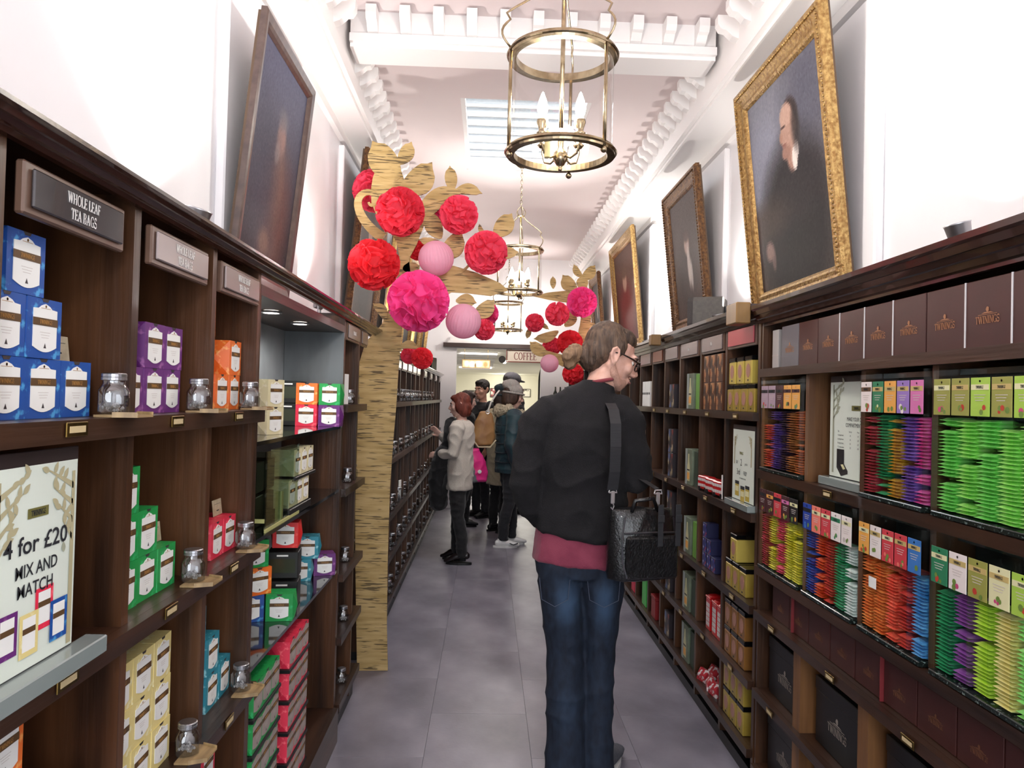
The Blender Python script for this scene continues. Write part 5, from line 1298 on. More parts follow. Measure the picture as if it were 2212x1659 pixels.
def head(mb, H, male=True, ears=True):
    """head volumes under the matrix H (origin mid-head, y forwards)"""
    def E_(c, r): ell(mb, H @ Vector(c), [q for q in r], H.to_3x3())
    E_((0, -.018, .032), (.076, .096, .088)); E_((0, .022, -.02), (.065, .070, .085)); E_((0, .048, -.078), (.043, .042, .034)); E_((0, .060, -.100), (.024, .022, .017))
    E_((0, .076, .028), (.052, .018, .014)); E_((0, .090, -.060), (.024, .012, .008)); E_((0, .086, -.074), (.021, .012, .008))
    for s_ in (-1, 1):
        E_((s_ * .040, .062, -.024), (.024, .024, .026)); loft(mb, [(H @ Vector((s_ * .060, -.014, -.036)), .014, .018), (H @ Vector((s_ * .055, .018, -.066)), .015, .020), (H @ Vector((s_ * .036, .05, -.092)), .018, .019), (H @ Vector((s_ * .010, .068, -.102)), .018, .017)], 10, H.to_3x3() @ Vector((1, 0, 0))); E_((s_ * .011, .104, -.034), (.010, .012, .009))
    loft(mb, [(H @ Vector((0, .084, .022)), .011, .010), (H @ Vector((0, .099, -.004)), .012, .012), (H @ Vector((0, .116, -.030)), .013, .012)], 10, H.to_3x3() @ Vector((1, 0, 0)))
    if ears:
        for s_ in (-1, 1):
            pts = [(s_ * .076, -.002, -.038), (s_ * .080, .004, -.022), (s_ * .083, .004, -.002), (s_ * .087, -.004, .020), (s_ * .089, -.018, .026), (s_ * .088, -.029, .014), (s_ * .085, -.027, -.006), (s_ * .080, -.016, -.026), (s_ * .077, -.006, -.036)]
            mb.tube([H @ Vector(p) for p in pts], .0062, 8); E_((s_ * .077, -.012, -.004), (.006, .016, .024))
def hand(mb, W, d, up, scale=1., curl=.5, side=1):
    """palm with four fingers and a thumb; d = finger direction, up = back of the hand"""
    d = Vector(d).normalized(); up = Vector(up); up = (up - d * up.dot(d)).normalized(); s_ = d.cross(up); W = Vector(W)
    def p(a, b, c): return W + (s_ * a + d * b + up * c) * scale
    loft(mb, [(p(0, -.02, 0), .024 * scale, .018 * scale), (p(0, .02, 0), .036 * scale, .016 * scale), (p(0, .075, -.002), .040 * scale, .013 * scale)], 12, s_)
    for k, (x, l) in enumerate(((-.030, .068), (-.010, .078), (.010, .074), (.029, .058))):
        pts = [p(x * .9, .05, 0)]; a = 0
        q = p(x, .078, -.002)
        pts.append(q)
        for j in range(3):
            a += curl * (.35 + .35 * j); q = q + (d * cos(a) - up * sin(a)) * (l * (.42, .33, .25)[j] * scale); pts.append(q)
        mb.tube(pts, [.009 * scale, .009 * scale, .0085 * scale, .008 * scale, .0068 * scale], 8)
    mb.tube([p(-side * .024, .005, -.004), p(-side * .048, .032, -.012), p(-side * .056, .058, -.020), p(-side * .052, .080, -.028)], [.012 * scale, .0105 * scale, .0095 * scale, .0075 * scale], 8)
def shoe(t, name, ankle, toe_dir, mat, sole, L=.27, h=.0, boot=0, sc=1.):
    d = Vector(toe_dir).normalized(); s_ = Vector((d.y, -d.x, 0)); a = Vector(ankle); g = Vector((a.x, a.y, 0))
    mb = MB(); r = sc
    loft(mb, [(g + d * (-.07 * r) + Vector((0, 0, .045 + h)), .030 * r, .034 * r), (g + d * (.0) + Vector((0, 0, .052 + h)), .036 * r, .042 * r), (g + d * (.07 * r) + Vector((0, 0, .046 + h * .6)), .042 * r, .034 * r), (g + d * (.14 * r) + Vector((0, 0, .034)), .043 * r, .022 * r), (g + d * ((L - .09) * r) + Vector((0, 0, .030)), .034 * r, .018 * r)], 14, s_)
    loft(mb, [(g + d * (-.02 * r) + Vector((0, 0, .05 + h)), .036 * r, .046 * r), (g + d * (-.015 * r) + Vector((0, 0, .1 + h + boot)), .034 * r, .042 * r)], 14, s_)
    o = fuse(name, mb, mat, t, .006, 2)
    m = MB(); out = []
    for k in range(20):
        q = 2 * pi * k / 20; l = (L / 2 + .004) * r; yy = cos(q) * l + (L / 2 - .105) * r; xx = sin(q) * (.047 * r) * (1 - .12 * (cos(q) < -.3))
        p = g + d * yy + s_ * xx; out.append((p.x, p.y))
    m.prism(out, lambda x, y, z: (x, y, z), .001, .022)
    O('sole', m, sole, o)
    return o, d, s_, g
EYE = M('eye_white', 'E8E2DC', .2); IRIS = M('iris', '3A2A20', .2)
def face_bits(t, H, sk, brow, lip):
    for s_ in (-1, 1):
        m = MB(); ell(m, H @ Vector((s_ * .030, .073, .004)), (.0118,) * 3, None, 12, 8)
        e = O('eye', m, EYE, t, smooth=True); m = MB(); ell(m, H @ Vector((s_ * .031, .0815, .003)), (.0055, .005, .0055), H.to_3x3(), 10, 6); O('iris', m, IRIS, e, smooth=True)
        m = MB(); m.tube([H @ Vector((s_ * .014, .094, .024)), H @ Vector((s_ * .032, .092, .029)), H @ Vector((s_ * .050, .076, .024))], [.003, .004, .002], 6); O('eyebrow', m, brow, t)
    m = MB(); loft(m, [(H @ Vector((-.02, .096, -.066)), .003, .004), (H @ Vector((0, .104, -.065)), .005, .007), (H @ Vector((.02, .096, -.066)), .003, .004)], 8, H.to_3x3() @ Vector((0, 0, 1))); O('lips', m, lip, t, smooth=True)
def HM(c, yaw, pitch=0, roll=0, sc=1.): return Matrix.Translation(c) @ Matrix.Rotation(radians(yaw), 4, 'Z') @ Matrix.Rotation(radians(pitch), 4, 'X') @ Matrix.Rotation(radians(roll), 4, 'Y') @ Matrix.Scale(sc, 4)
LIP = M('lip', 'A0605C', .4)
# ------------------------------------------------------------------ the ponytailed man in the foreground
V_ = Vector
man = T('person', 'man with tied-back hair in black jumper and jeans, standing with his back turned', 'person', (.40, 3.1, 0))
def L_(v): return V_(v) - V_((.40, 3.1, 0))
def rg(*rs): return [(L_(c), a, b) for c, a, b in rs]
SKM = skin('man', 'D2A08C', 'DDB0A0')
Hm = HM(L_((.512, 3.135, 1.708)), -84, -22, -3, 1.06)
b = MB(); head(b, Hm)
loft(b, rg(((.452, 3.115, 1.52), .062, .062), ((.462, 3.12, 1.60), .056, .060), ((.498, 3.13, 1.68), .056, .062)))
loft(b, rg(((.395, 3.11, .93), .14, .095), ((.40, 3.11, 1.12), .13, .09), ((.405, 3.11, 1.36), .15, .10), ((.43, 3.11, 1.52), .10, .07)))
for q in ([((.24, 3.10, 1.47), .05, .05), ((.17, 3.07, 1.2), .042, .042), ((.235, 3.20, 1.02), .028, .03)], [((.575, 3.11, 1.47), .05, .05), ((.615, 3.09, 1.2), .042, .042), ((.675, 3.285, 1.315), .027, .03)],
          [((.33, 3.12, .92), .075, .08), ((.347, 3.13, .5), .05, .055), ((.352, 3.10, .07), .036, .04)], [((.46, 3.12, .92), .075, .08), ((.488, 3.14, .5), .05, .055), ((.487, 3.12, .07), .036, .04)]): loft(b, rg(*q))
hand(b, L_((.678, 3.30, 1.335)), (.10, .18, .9), (.9, -.3, 0), 1.0, .5, 1)
hand(b, L_((.24, 3.22, 1.00)), (.4, .7, -.5), (-.5, 0, .8), 1.0, .6, -1)
fuse('body', b, SKM, man, .0062, 2)
HRM = hairm('man', '30221C', '66503F')
face_bits(man, Hm, SKM, M('brow_dark', '3A2A22', .7), M('lip_man', 'B07A70', .45))
h = MB()
def hE(c, r): ell(h, Hm @ Vector(c), r, Hm.to_3x3())
hE((0, -.040, .046), (.085, .088, .086)); hE((0, .006, .080), (.068, .066, .046)); hE((0, -.06, .0), (.078, .066, .075)); hE((.060, -.012, .035), (.026, .042, .045)); hE((-.060, -.012, .035), (.026, .042, .045)); hE((0, -.100, -.035), (.045, .036, .04)); hE((0, -.066, -.040), (.060, .050, .050))
ho = fuse('hair', h, HRM, man, .006, 3, .004, (60, 60, 14))
h = MB(); hE((0, -.142, -.046), (.036, .038, .040)); hE((.006, -.162, -.064), (.027, .026, .032)); hE((-.004, -.146, -.086), (.024, .026, .028))
fuse('bun', h, hairm('man_bun', '5A4230', '967658'), ho, .005, 2, .006, (70, 70, 30))
m = MB(); m.tube([Hm @ Vector((.022 * cos(q * pi / 6), -.120, -.040 + .022 * sin(q * pi / 6))) for q in range(13)], .005, 6, cap=False); O('hair_tie', m, BLACK, ho, smooth=True)
h = MB(); hE((0, .050, -.081), (.0445, .0435, .0345)); hE((0, .0615, -.1005), (.0248, .0228, .0176)); hE((0, .095, -.0485), (.022, .008, .005))
for s_ in (-1, 1): loft(h, [(Hm @ Vector((s_ * .0605, -.010, -.034)), .0148, .019), (Hm @ Vector((s_ * .0558, .018, -.0665)), .0157, .0208), (Hm @ Vector((s_ * .0366, .05, -.0925)), .0187, .0198), (Hm @ Vector((s_ * .010, .068, -.1025)), .0186, .0177)], 10, Hm.to_3x3() @ Vector((1, 0, 0)))
fuse('beard', h, M('stubble', 'C69A88', .7, col2='B08676', scale=(220, 220, 220)), man, .006, 2)
GLS = M('tortoise_frame', '2A1C18', .25, coat=.3); g = MB()
for s_ in (-1, 1):
    g.tube([Hm @ Vector((s_ * .034 + .024 * cos(q * pi / 8), .103 - .004 * abs(cos(q * pi / 8)), .0 + .019 * sin(q * pi / 8))) for q in range(17)], .0034, 6, cap=False)
    g.tube([Hm @ Vector(p) for p in ((s_ * .058, .099, .008), (s_ * .078, .06, .010), (s_ * .083, .01, .012), (s_ * .086, -.014, .006))], [.0042, .0038, .0032, .003], 6)
g.tube([Hm @ Vector((-.011, .104, .006)), Hm @ Vector((0, .107, .009)), Hm @ Vector((.011, .104, .006))], .003, 6)
go = O('glasses', g, GLS, man, smooth=True); m = MB()
for s_ in (-1, 1): m.add([Hm @ Vector((s_ * .034 + .0225 * cos(q * pi / 8), .1025, .018 * sin(q * pi / 8))) for q in range(16)], [tuple(range(16))])
O('lens', m, PANE, go)
SWE = cloth('black_jumper', '0E0D10', '151317', .95, 30, .3, 0)
b = MB()
loft(b, rg(((.390, 3.115, .968), .186, .130), ((.392, 3.115, .98), .193, .136), ((.395, 3.115, 1.03), .194, .133), ((.398, 3.11, 1.16), .186, .125), ((.402, 3.105, 1.30), .196, .128), ((.405, 3.105, 1.42), .196, .120), ((.42, 3.108, 1.51), .150, .095), ((.447, 3.113, 1.575), .080, .075), ((.453, 3.115, 1.597), .068, .068)), 24, cap=.05)
loft(b, rg(((.27, 3.105, 1.485), .075, .075), ((.205, 3.095, 1.43), .078, .08), ((.172, 3.08, 1.31), .066, .07), ((.160, 3.065, 1.19), .064, .066), ((.185, 3.10, 1.10), .057, .06), ((.235, 3.19, 1.02), .045, .048)))
loft(b, rg(((.52, 3.105, 1.495), .078, .075), ((.572, 3.10, 1.44), .078, .08), ((.602, 3.09, 1.31), .066, .072), ((.612, 3.085, 1.20), .064, .068), ((.640, 3.15, 1.225), .056, .06), ((.668, 3.26, 1.295), .043, .046)))
fuse('jumper', b, SWE, man, .0075, 4, .011, (7, 7, 9))
m = MB(); m.tube([L_((.457 + .066 * cos(q * pi / 12), 3.117 + .066 * sin(q * pi / 12), 1.607 + .012 * cos(q * pi / 12))) for q in range(25)], .008, 8, cap=False); O('collar', m, cloth('red_collar', '7A2A34'), man, smooth=True)
b = MB(); loft(b, rg(((.385, 3.115, .862), .186, .128), ((.388, 3.115, .90), .184, .126), ((.392, 3.115, 1.0), .178, .118)), 24, cap=.03)
fuse('shirt_tail', b, cloth('maroon', '7E2C44', '8E3A50', .85, 14), man, .0075, 3, .008, (11, 11, 3))
def denim():
    m, nt, b = nodes('blue_denim'); L = nt.links.new
    tc = nt.nodes.new('ShaderNodeTexCoord'); b.inputs['Roughness'].default_value = .85
    mp = nt.nodes.new('ShaderNodeMapping'); mp.inputs['Scale'].default_value = (40, 40, 22); L(tc.outputs['Object'], mp.inputs[0])
    n = nt.nodes.new('ShaderNodeTexNoise'); n.inputs['Scale'].default_value = 1; n.inputs['Detail'].default_value = 6; L(mp.outputs[0], n.inputs[0])
    acc = None
    for c, r in (((-.06, -.13, .72), (.07, .2, .13)), ((.09, -.13, .71), (.06, .2, .14)), ((-.05, -.13, .3), (.07, .2, .12))):
        s_ = nt.nodes.new('ShaderNodeMapping'); s_.vector_type = 'TEXTURE'; s_.inputs['Location'].default_value = c; s_.inputs['Scale'].default_value = r; L(tc.outputs['Object'], s_.inputs[0])
        ln = nt.nodes.new('ShaderNodeVectorMath'); ln.operation = 'LENGTH'; L(s_.outputs[0], ln.inputs[0])
        mr = nt.nodes.new('ShaderNodeMapRange'); mr.interpolation_type = 'SMOOTHSTEP'; mr.inputs['From Min'].default_value = 1.1; mr.inputs['From Max'].default_value = .1; mr.inputs['To Max'].default_value = .75 if c[2] > .5 else .2
        L(ln.outputs['Value'], mr.inputs[0])
        if acc: a = nt.nodes.new('ShaderNodeMath'); L(acc, a.inputs[0]); L(mr.outputs[0], a.inputs[1]); acc = a.outputs[0]
        else: acc = mr.outputs[0]
    f = nt.nodes.new('ShaderNodeMath'); f.operation = 'MULTIPLY_ADD'; f.inputs[1].default_value = .45; L(n.outputs['Fac'], f.inputs[0]); L(acc, f.inputs[2])
    rp = nt.nodes.new('ShaderNodeValToRGB'); e = rp.color_ramp.elements; e[0].position = .12; e[0].color = lin('0D1424'); e[1].position = 1.0; e[1].color = lin('38506C')
    L(f.outputs[0], rp.inputs[0]); L(rp.outputs[0], b.inputs['Base Color'])
    return m
DEN = denim()
b = MB()
loft(b, rg(((.390, 3.118, .82), .176, .118), ((.390, 3.116, .87), .180, .124), ((.390, 3.115, .93), .172, .115)), 24, cap=.1)
loft(b, rg(((.312, 3.12, .86), .090, .115), ((.318, 3.115, .76), .090, .106), ((.335, 3.12, .62), .085, .094), ((.345, 3.125, .50), .077, .082), ((.347, 3.11, .36), .079, .088), ((.350, 3.10, .2), .078, .084), ((.352, 3.09, .025), .082, .09)), cap=.05)
loft(b, rg(((.478, 3.12, .86), .096, .115), ((.484, 3.115, .76), .094, .106), ((.488, 3.125, .62), .076, .09), ((.486, 3.135, .50), .066, .078), ((.484, 3.13, .36), .065, .08), ((.482, 3.125, .2), .066, .078), ((.484, 3.12, .03), .074, .085)), cap=.05)
jo = fuse('jeans', b, DEN, man, .0075, 3, .008, (5, 5, 9))
STI = M('denim_stitch', '4A5264', .8)
for x0, x1, yb in ((.225, .345, 2.995), (.415, .545, 2.995)):
    m = MB(); m.tube([L_(p) for p in ((x0, yb + .022, .82), (x0 + .008, yb - .004, .742), ((x0 + x1) / 2, yb - .012, .716), (x1 - .008, yb - .004, .742), (x1, yb + .012, .82))], .0013, 4)
    O('pocket_stitching', m, STI, jo)
GSHOE = M('grey_canvas', '4E5058', .85, col2='5C5E66', scale=(200, 200, 200)); SOLEW = M('white_rubber', 'D8D8D8', .6)
o, d, s_, g_ = shoe(man, 'shoe', L_((.518, 3.12, 0)), (.42, .9, 0), GSHOE, SOLEW, .285)
shoe(man, 'shoe', L_((.352, 3.10, 0)), (-.15, 1, 0), GSHOE, SOLEW, .285)
# his shoulder bag
LEA = M('black_leather', '0E0E10', .28, col2='18181A', scale=(40, 40, 40), bump=.3, bscale=(120, 120, 120), coat=.25); WEB = M('black_webbing', '26262A', .7, col2='1C1C20', scale=(10, 10, 400))
bag = T('shoulder_bag', 'black leather shoulder bag with chrome clips hanging at the man\'s right hip', 'bag', (.602, 2.90, .835), (0, 0, radians(14))); bag.scale = (.91, .93, .95)
b = MB(); loft(b, [((0, 0, .02), .150, .062), ((0, 0, .05), .155, .068), ((0, 0, .19), .150, .064), ((0, 0, .27), .142, .050), ((0, 0, .30), .136, .036)], 28, cap=.1)
fuse('bag_body', b, LEA, bag, .007, 2, .006, (9, 9, 6))
O('front_pocket', MB().bev(-.10, .135, -.082, -.055, .03, .20, .01), LEA, bag)
O('zip', MB().tube([(-.11, -.071, .212), (0, -.078, .215), (.13, -.068, .212)], .004, 6), M('zip_metal', '6A6A70', .3, metal=.9), bag)
O('piping', MB().tube([(-.105, -.07, .28), (-.12, -.073, .2), (-.118, -.078, .1), (-.10, -.082, .04)], .004, 6), M('shiny_piping', '4A4A50', .15, coat=.8), bag)
O('handle', MB().tube([(-.06, -.03, .29), (-.05, -.04, .335), (.03, -.045, .345), (.06, -.03, .29)], .009, 8), LEA, bag, smooth=True)
for x in (.045, .125): O('buckle_strap', MB().bev(x - .012, x + .012, -.088, -.083, .16, .325, .001).bev(x - .015, x + .015, -.093, -.0885, .255, .285, .002), WEB, bag)
for x, z, yy in ((-.135, .365, -.005), (.085, .355, .02)):
    m = MB().tube([(x - .018, yy, z), (x - .014, yy, z + .014), (x + .014, yy, z + .014), (x + .018, yy, z), (x - .018, yy, z)], .0035, 6).bev(x - .009, x + .009, yy - .004, yy + .004, z - .045, z + .006, .003).tube([(x, yy, z - .04), (x + .006, yy, z - .055), (x, yy, z - .068), (x - .008, yy, z - .058)], .003, 6)
    O('clip', m, CHROME, bag)
m = MB(); P = [(-.140, -.012, .375), (-.142, -.035, .45), (-.143, -.042, .55), (-.138, -.025, .64), (-.125, .03, .695), (-.105, .11, .72), (-.07, .19, .69), (-.02, .27, .55), (.05, .21, .42), (.085, .03, .372)]
for i in range(len(P) - 1):
    a, c_ = Vector(P[i]), Vector(P[i + 1]); wv = Vector((.024, 0, 0)) if i < 6 else Vector((.018, .016, 0)); nn = (c_ - a).cross(wv).normalized() * .002
    m.add([a - wv, a + wv, c_ + wv, c_ - wv, a - wv + nn, a + wv + nn, c_ + wv + nn, c_ - wv + nn], [(0, 3, 2, 1), (4, 5, 6, 7), (0, 1, 5, 4), (1, 2, 6, 5), (2, 3, 7, 6), (3, 0, 4, 7)])
O('shoulder_strap', m, WEB, bag)
# ------------------------------------------------------------------ the other customers
def figure(lab, loc, yaw, ht, skinm, hairf, top, legs, shoes, headyaw=0, headpitch=0, arms=None, coat=0., topz=.86, lean=0., stance=.085, shoe_h=0, sole=None, build=1.0, hood=None, step=0.):
    """customer facing +y in their own frame, then turned by yaw"""
    k = ht / 1.75; t = T('person', lab, 'person', (loc[0], loc[1], 0), (0, 0, radians(yaw)))
    def s(x, y, z): return Vector((x * k, (y + lean * max(0, z - .9)) * k, z * k))
    def rs(*q): return [(s(*c), a * k, b_ * k) for c, a, b_ in q]
    H = HM(s(0, .02, 1.635), headyaw, headpitch, 0, k * 1.02)
    ar = arms or {}
    la = ar.get('l', [(-.19, 0, 1.42), (-.25, -.02, 1.13), (-.24, .10, .90)]); ra = ar.get('r', [(.19, 0, 1.42), (.25, -.02, 1.13), (.24, .10, .90)])
    b = MB(); head(b, H)
    loft(b, rs(((0, -.01, 1.40), .06, .06), ((0, .0, 1.5), .052, .054), ((0, .012, 1.58), .052, .058)))
    loft(b, rs(((0, 0, .9), .13, .09), ((0, 0, 1.1), .12, .085), ((0, 0, 1.3), .14, .095), ((0, -.01, 1.45), .09, .06)))
    lg = []
    for sx in (-1, 1):
        f = step * sx
        lg.append([(sx * stance, 0, .88), (sx * (stance + .008), .015 + f * .5, .49), (sx * (stance + .01), -.01 + f, .09)])
        loft(b, rs(*[(p, r, r) for p, r in zip(lg[-1], (.075, .05, .036))]))
    for arm, sd in ((la, -1), (ra, 1)):
        loft(b, rs(*[(p, r, r) for p, r in zip(arm, (.045, .036, .025))]))
        d = s(*arm[2]) - s(*arm[1]); hand(b, s(*arm[2]), d, (sd * .9, 0, .4), k * .95, .45, -sd)
    fuse('body', b, skinm, t, .009, 2)
    face_bits(t, H, skinm, M('brow_dark', '3A2A22', .7), LIP)
    if hairf: hairf(t, H, k)
    b = MB(); w_ = build
    loft(b, rs(((0, 0, topz), .165 * w_ + coat, .115 * w_ + coat), ((0, 0, .98), .165 * w_ + coat, .118 * w_ + coat), ((0, 0, 1.12), .155 * w_ + coat, .11 * w_ + coat), ((0, 0, 1.30), .172 * w_ + coat, .122 * w_ + coat), ((0, -.01, 1.42), .155 * w_ + coat, .10 + coat), ((0, -.01, 1.475), .085 + coat * .6, .072 + coat * .5)), 20, cap=.05)
    for arm in (la, ra):
        a_, e_, w2 = [Vector(p) for p in arm]
        loft(b, rs(((a_ * .8 + Vector((0, 0, .29))), .07 + coat * .6, .07 + coat * .6), (tuple(a_), .066 + coat * .6, .066 + coat * .6), (tuple(e_), .052 + coat * .7, .052 + coat * .7), (tuple(w2 * .94 + e_ * .06), .040 + coat * .6, .040 + coat * .6)))
    fuse('top', b, top, t, .010, 4, .012, (8, 8, 10))
    b = MB(); loft(b, rs(((0, 0, .84), .15, .105), ((0, 0, .98), .145, .10)), 18, cap=.1)
    for q in lg: loft(b, rs((q[0], .086, .1), ((q[0][0], q[0][1], .72), .085, .092), (q[1], .064, .068), ((q[2][0], q[2][1], .26), .06, .064), ((q[2][0], q[2][1], .075), .052, .056)), cap=.05)
    fuse('trousers', b, legs, t, .010, 3, .008, (7, 7, 16))
    for q in lg: 
        p = s(*q[2]); shoe(t, 'shoe', (p.x, p.y, 0), (.12 * (1 if q[2][0] > 0 else -1), 1, 0), shoes, sole or BLACK, .26, shoe_h, .02 if shoe_h else 0, k)
    return t, s, H, k
def hair_long(mat, l=.16, fringe=True):
    def f(t, H, k):
        h = MB(); e = lambda c, r: ell(h, H @ Vector(c), [q * k for q in r], H.to_3x3())
        e((0, -.022, .044), (.090, .108, .094)); e((0, -.05, -.03), (.090, .076, .094)); e((0, .04, .078), (.06, .055, .036))
        for s_ in (-1, 1): e((s_ * .066, -.005, -.02), (.036, .060, .088)); e((s_ * .055, -.035, -.05 - l * .4), (.038, .055, .05 + l * .4))
        e((0, -.07, -.04 - l * .4), (.07, .048, .06 + l * .4))
        fuse('hair', h, mat, t, .008, 2, .004, (50, 50, 12))
    return f
def hair_short(mat):
    def f(t, H, k):
        h = MB(); e = lambda c, r: ell(h, H @ Vector(c), [q * k for q in r], H.to_3x3())
        e((0, -.024, .048), (.082, .102, .084)); e((0, .035, .090), (.058, .05, .034)); e((0, -.07, -.0), (.066, .045, .06))
        for s_ in (-1, 1): e((s_ * .064, -.01, .03), (.02, .045, .04))
        fuse('hair', h, mat, t, .008, 1, .008, (70, 70, 40))
    return f
def beanie(mat, cuff, hairmat=None):
    def f(t, H, k):
        if hairmat: hair_long(hairmat, .04)(t, H, k)
        h = MB(); e = lambda c, r: ell(h, H @ Vector(c), [q * k for q in r], H.to_3x3())
        e((0, -.012, .062), (.096, .112, .082)); e((0, -.045, .108), (.084, .092, .066)); e((0, -.10, .10), (.06, .055, .05))
        o = fuse('knitted_hat', h, mat, t, .008, 3, .006, (40, 40, 14))
        h = MB()
        h.tube([H @ Vector((.096 * cos(q * pi / 12), -.006 + .113 * sin(q * pi / 12), .028 + .012 * sin(q * pi / 12))) for q in range(25)], .011 * k, 8, cap=False)
        O('cuff', h, cuff, o, smooth=True)
    return f
def cap_hat(mat, hm):
    def f(t, H, k):
        hair_short(hm)(t, H, k)
        h = MB(); e = lambda c, r: ell(h, H @ Vector(c), [q * k for q in r], H.to_3x3())
        e((0, -.01, .07), (.094, .112, .07)); e((0, .10, .052), (.075, .07, .012))
        fuse('flat_cap', h, mat, t, .008, 2)
    return f
SKF = skin('fair', 'DDB0A0', 'E6BEB0'); SKT = skin('tan', 'C8947C', 'D4A48E')
BLKC = cloth('black', '121114', '1A181C'); CRJ = cloth('cream_wool', 'B8AEA4', 'C8C0B6', .95, 160); NAVY = cloth('dark_navy', '16161C', '1E1E26'); TEAL = cloth('teal_puffer', '16303C', '1E4048', .55, 12, .2, .1)
BEIG = cloth('beige', 'B0A488', 'BDB298', .9); CHAR = cloth('charcoal', '2A2A2E', '343438')
# auburn-haired woman reaching to the left shelves
w1, s1, H1, k1 = figure('auburn-haired woman in a cream jacket and black trousers reaching toward the left shelves', (-.235, 7.05), 78, 1.555, SKF, hair_long(hairm('auburn', '4E1E14', '7E3624'), .05), CRJ, BLKC, M('boot_leather', '1A1214', .3, coat=.2),
    headyaw=8, headpitch=-8, arms={'l': [(-.19, 0, 1.40), (-.23, .02, 1.14), (-.12, .22, 1.12)], 'r': [(.19, .02, 1.40), (.2, .07, 1.13), (.12, .255, 1.31)]}, coat=.02, topz=.76, shoe_h=.035, step=.05)
b = MB()
for q in ([((-.10, .15, 1.16), .11, .075), ((-.04, .20, 1.0), .14, .10), ((-.02, .23, .80), .13, .10), ((0, .22, .58), .11, .085)], [((.02, .08, 1.44), .11, .09), ((0, .13, 1.30), .12, .06), ((0, .16, 1.15), .10, .06)]): loft(b, [(s1(*c), a * k1, b_ * k1) for c, a, b_ in q])
fuse('coat_and_scarf', b, BLKC, w1, .010, 3, .02, (9, 9, 8))
# woman in the grey beanie
w2, s2, H2, k2 = figure('woman in teal padded jacket with grey knitted hat and white trainers, facing right', (.25, 7.86), -80, 1.66, SKF, beanie(cloth('grey_knit', '9A948E', 'ACA6A0', .95, 120, .5), cloth('grey_knit_cuff', 'A09A94', 'B0AAA4', .95, 120, .5), hairm('brown', '2E1E18', '4A3226')), TEAL, NAVY, M('white_trainer', 'E6E6E6', .5),
    headyaw=0, headpitch=-14, arms={'l': [(-.2, 0, 1.40), (-.24, .05, 1.12), (-.1, .25, 1.08)], 'r': [(.2, 0, 1.40), (.27, -.04, 1.12), (.25, .04, .86)]}, coat=.045, topz=.80, sole=SOLEW, step=-.06, stance=.07)
b = MB(); 
for q in range(9): 
    a = pi * (.10 + .8 * q / 8) + pi
    ell(b, s2(.13 * cos(a), -.02 + .12 * sin(a), 1.47 + .02 * sin(q)), (.062 * k2, .06 * k2, .055 * k2))
for sx in (-1, 1): ell(b, s2(sx * .09, .09, 1.43), (.05, .05, .06))
fuse('fur_hood', b, M('fur_trim', 'A89A82', .95, col2='C8BCA4', scale=(90, 90, 90), bump=.8, bscale=(200, 200, 200)), w2, .009, 1, .02, (45, 45, 45))
m = MB()
for z in (.92, 1.02, 1.12, 1.22, 1.32): m.tube([s2((.205 + .006) * cos(q * pi / 12), (.160 + .004) * sin(q * pi / 12), z) for q in range(25)], .006, 5, cap=False)
O('jacket_seam', m, cloth('teal_seam', '10222C'), w2)
sw = MB()
for q in (.09, -.07): sw.tube([s2(q + .052 * (1 if q > 0 else -1), -.01, .055), s2(q + .055 * (1 if q > 0 else -1), .03, .04), s2(q + .05 * (1 if q > 0 else -1), .08, .055)], .005, 5)
O('shoe_mark', sw, TEXTD, w2)
hb = T('handbag', 'tan and brown leather handbag with white strap on the beanie woman\'s back', 'bag', (-.03, 7.68, 1.0), (0, 0, radians(10)))
b = MB(); loft(b, [((0, 0, .05), .10, .055), ((.0, 0, .12), .12, .06), ((.01, 0, .28), .10, .045), ((.02, 0, .38), .06, .03)], 18, cap=.2)
fuse('bag_body', b, M('tan_leather', '8E6440', .5, col2='B48A58', scale=(5, 5, 5)), bag if 0 else hb, .009, 2, .008, (8, 8, 8))
O('bag_trim', MB().tube([(-.115, -.055, .1), (-.06, -.062, .03), (.06, -.062, .03), (.12, -.05, .1)], .008, 6), M('cream_trim', 'D0C0A0', .5), hb)
O('strap', MB().tube([(.03, -.03, .38), (.06, -.05, .48), (.11, -.05, .56), (.15, .0, .60)], .009, 6), M('white_strap', 'D8D4CC', .5), hb)
O('ring', MB().tube([(.03 + .018 * cos(q * pi / 6), -.035, .38 + .018 * sin(q * pi / 6)) for q in range(13)], .005, 5, cap=False), CHROME, hb)
# man with short dark hair, dark-haired woman, capped man, person in the teal hat
figure('man with short dark hair in black jumper standing behind the auburn-haired woman', (-.06, 9.75), 128, 1.74, SKT, hair_short(hairm('black', '16100E', '2A201C')), BLKC, NAVY, BLACK, headyaw=12, headpitch=-8)
figure('dark-haired woman in black, her face turned right, half hidden by the auburn-haired woman', (-.25, 9.05), -70, 1.59, SKF, hair_long(hairm('dark', '1E1412', '3A2620'), .18), BLKC, BLKC, BLACK, headpitch=-12)
figure('tall person in a grey flat cap and dark jacket at the back of the group', (.305, 10.1), -60, 1.84, SKT, cap_hat(cloth('grey_cap', '56545A', '626068'), hairm('black', '16100E', '2A201C')), CHAR, NAVY, BLACK, headpitch=-10, coat=.02)
figure('person in a dark teal knitted hat behind the beanie woman, wearing a long beige coat', (.165, 8.7), -50, 1.63, SKF, beanie(cloth('teal_knit', '1E3238', '284048', .95, 120, .5), cloth('teal_knit', '1E3238'), hairm('dark', '1E1412', '3A2620')), BEIG, BLKC, BLACK, headpitch=-12, coat=.03, topz=.58)
pb = T('backpack', 'bright pink and grey backpack hanging behind the cream-jacketed woman', 'bag', (-.105, 7.62, .66), (0, 0, .2))
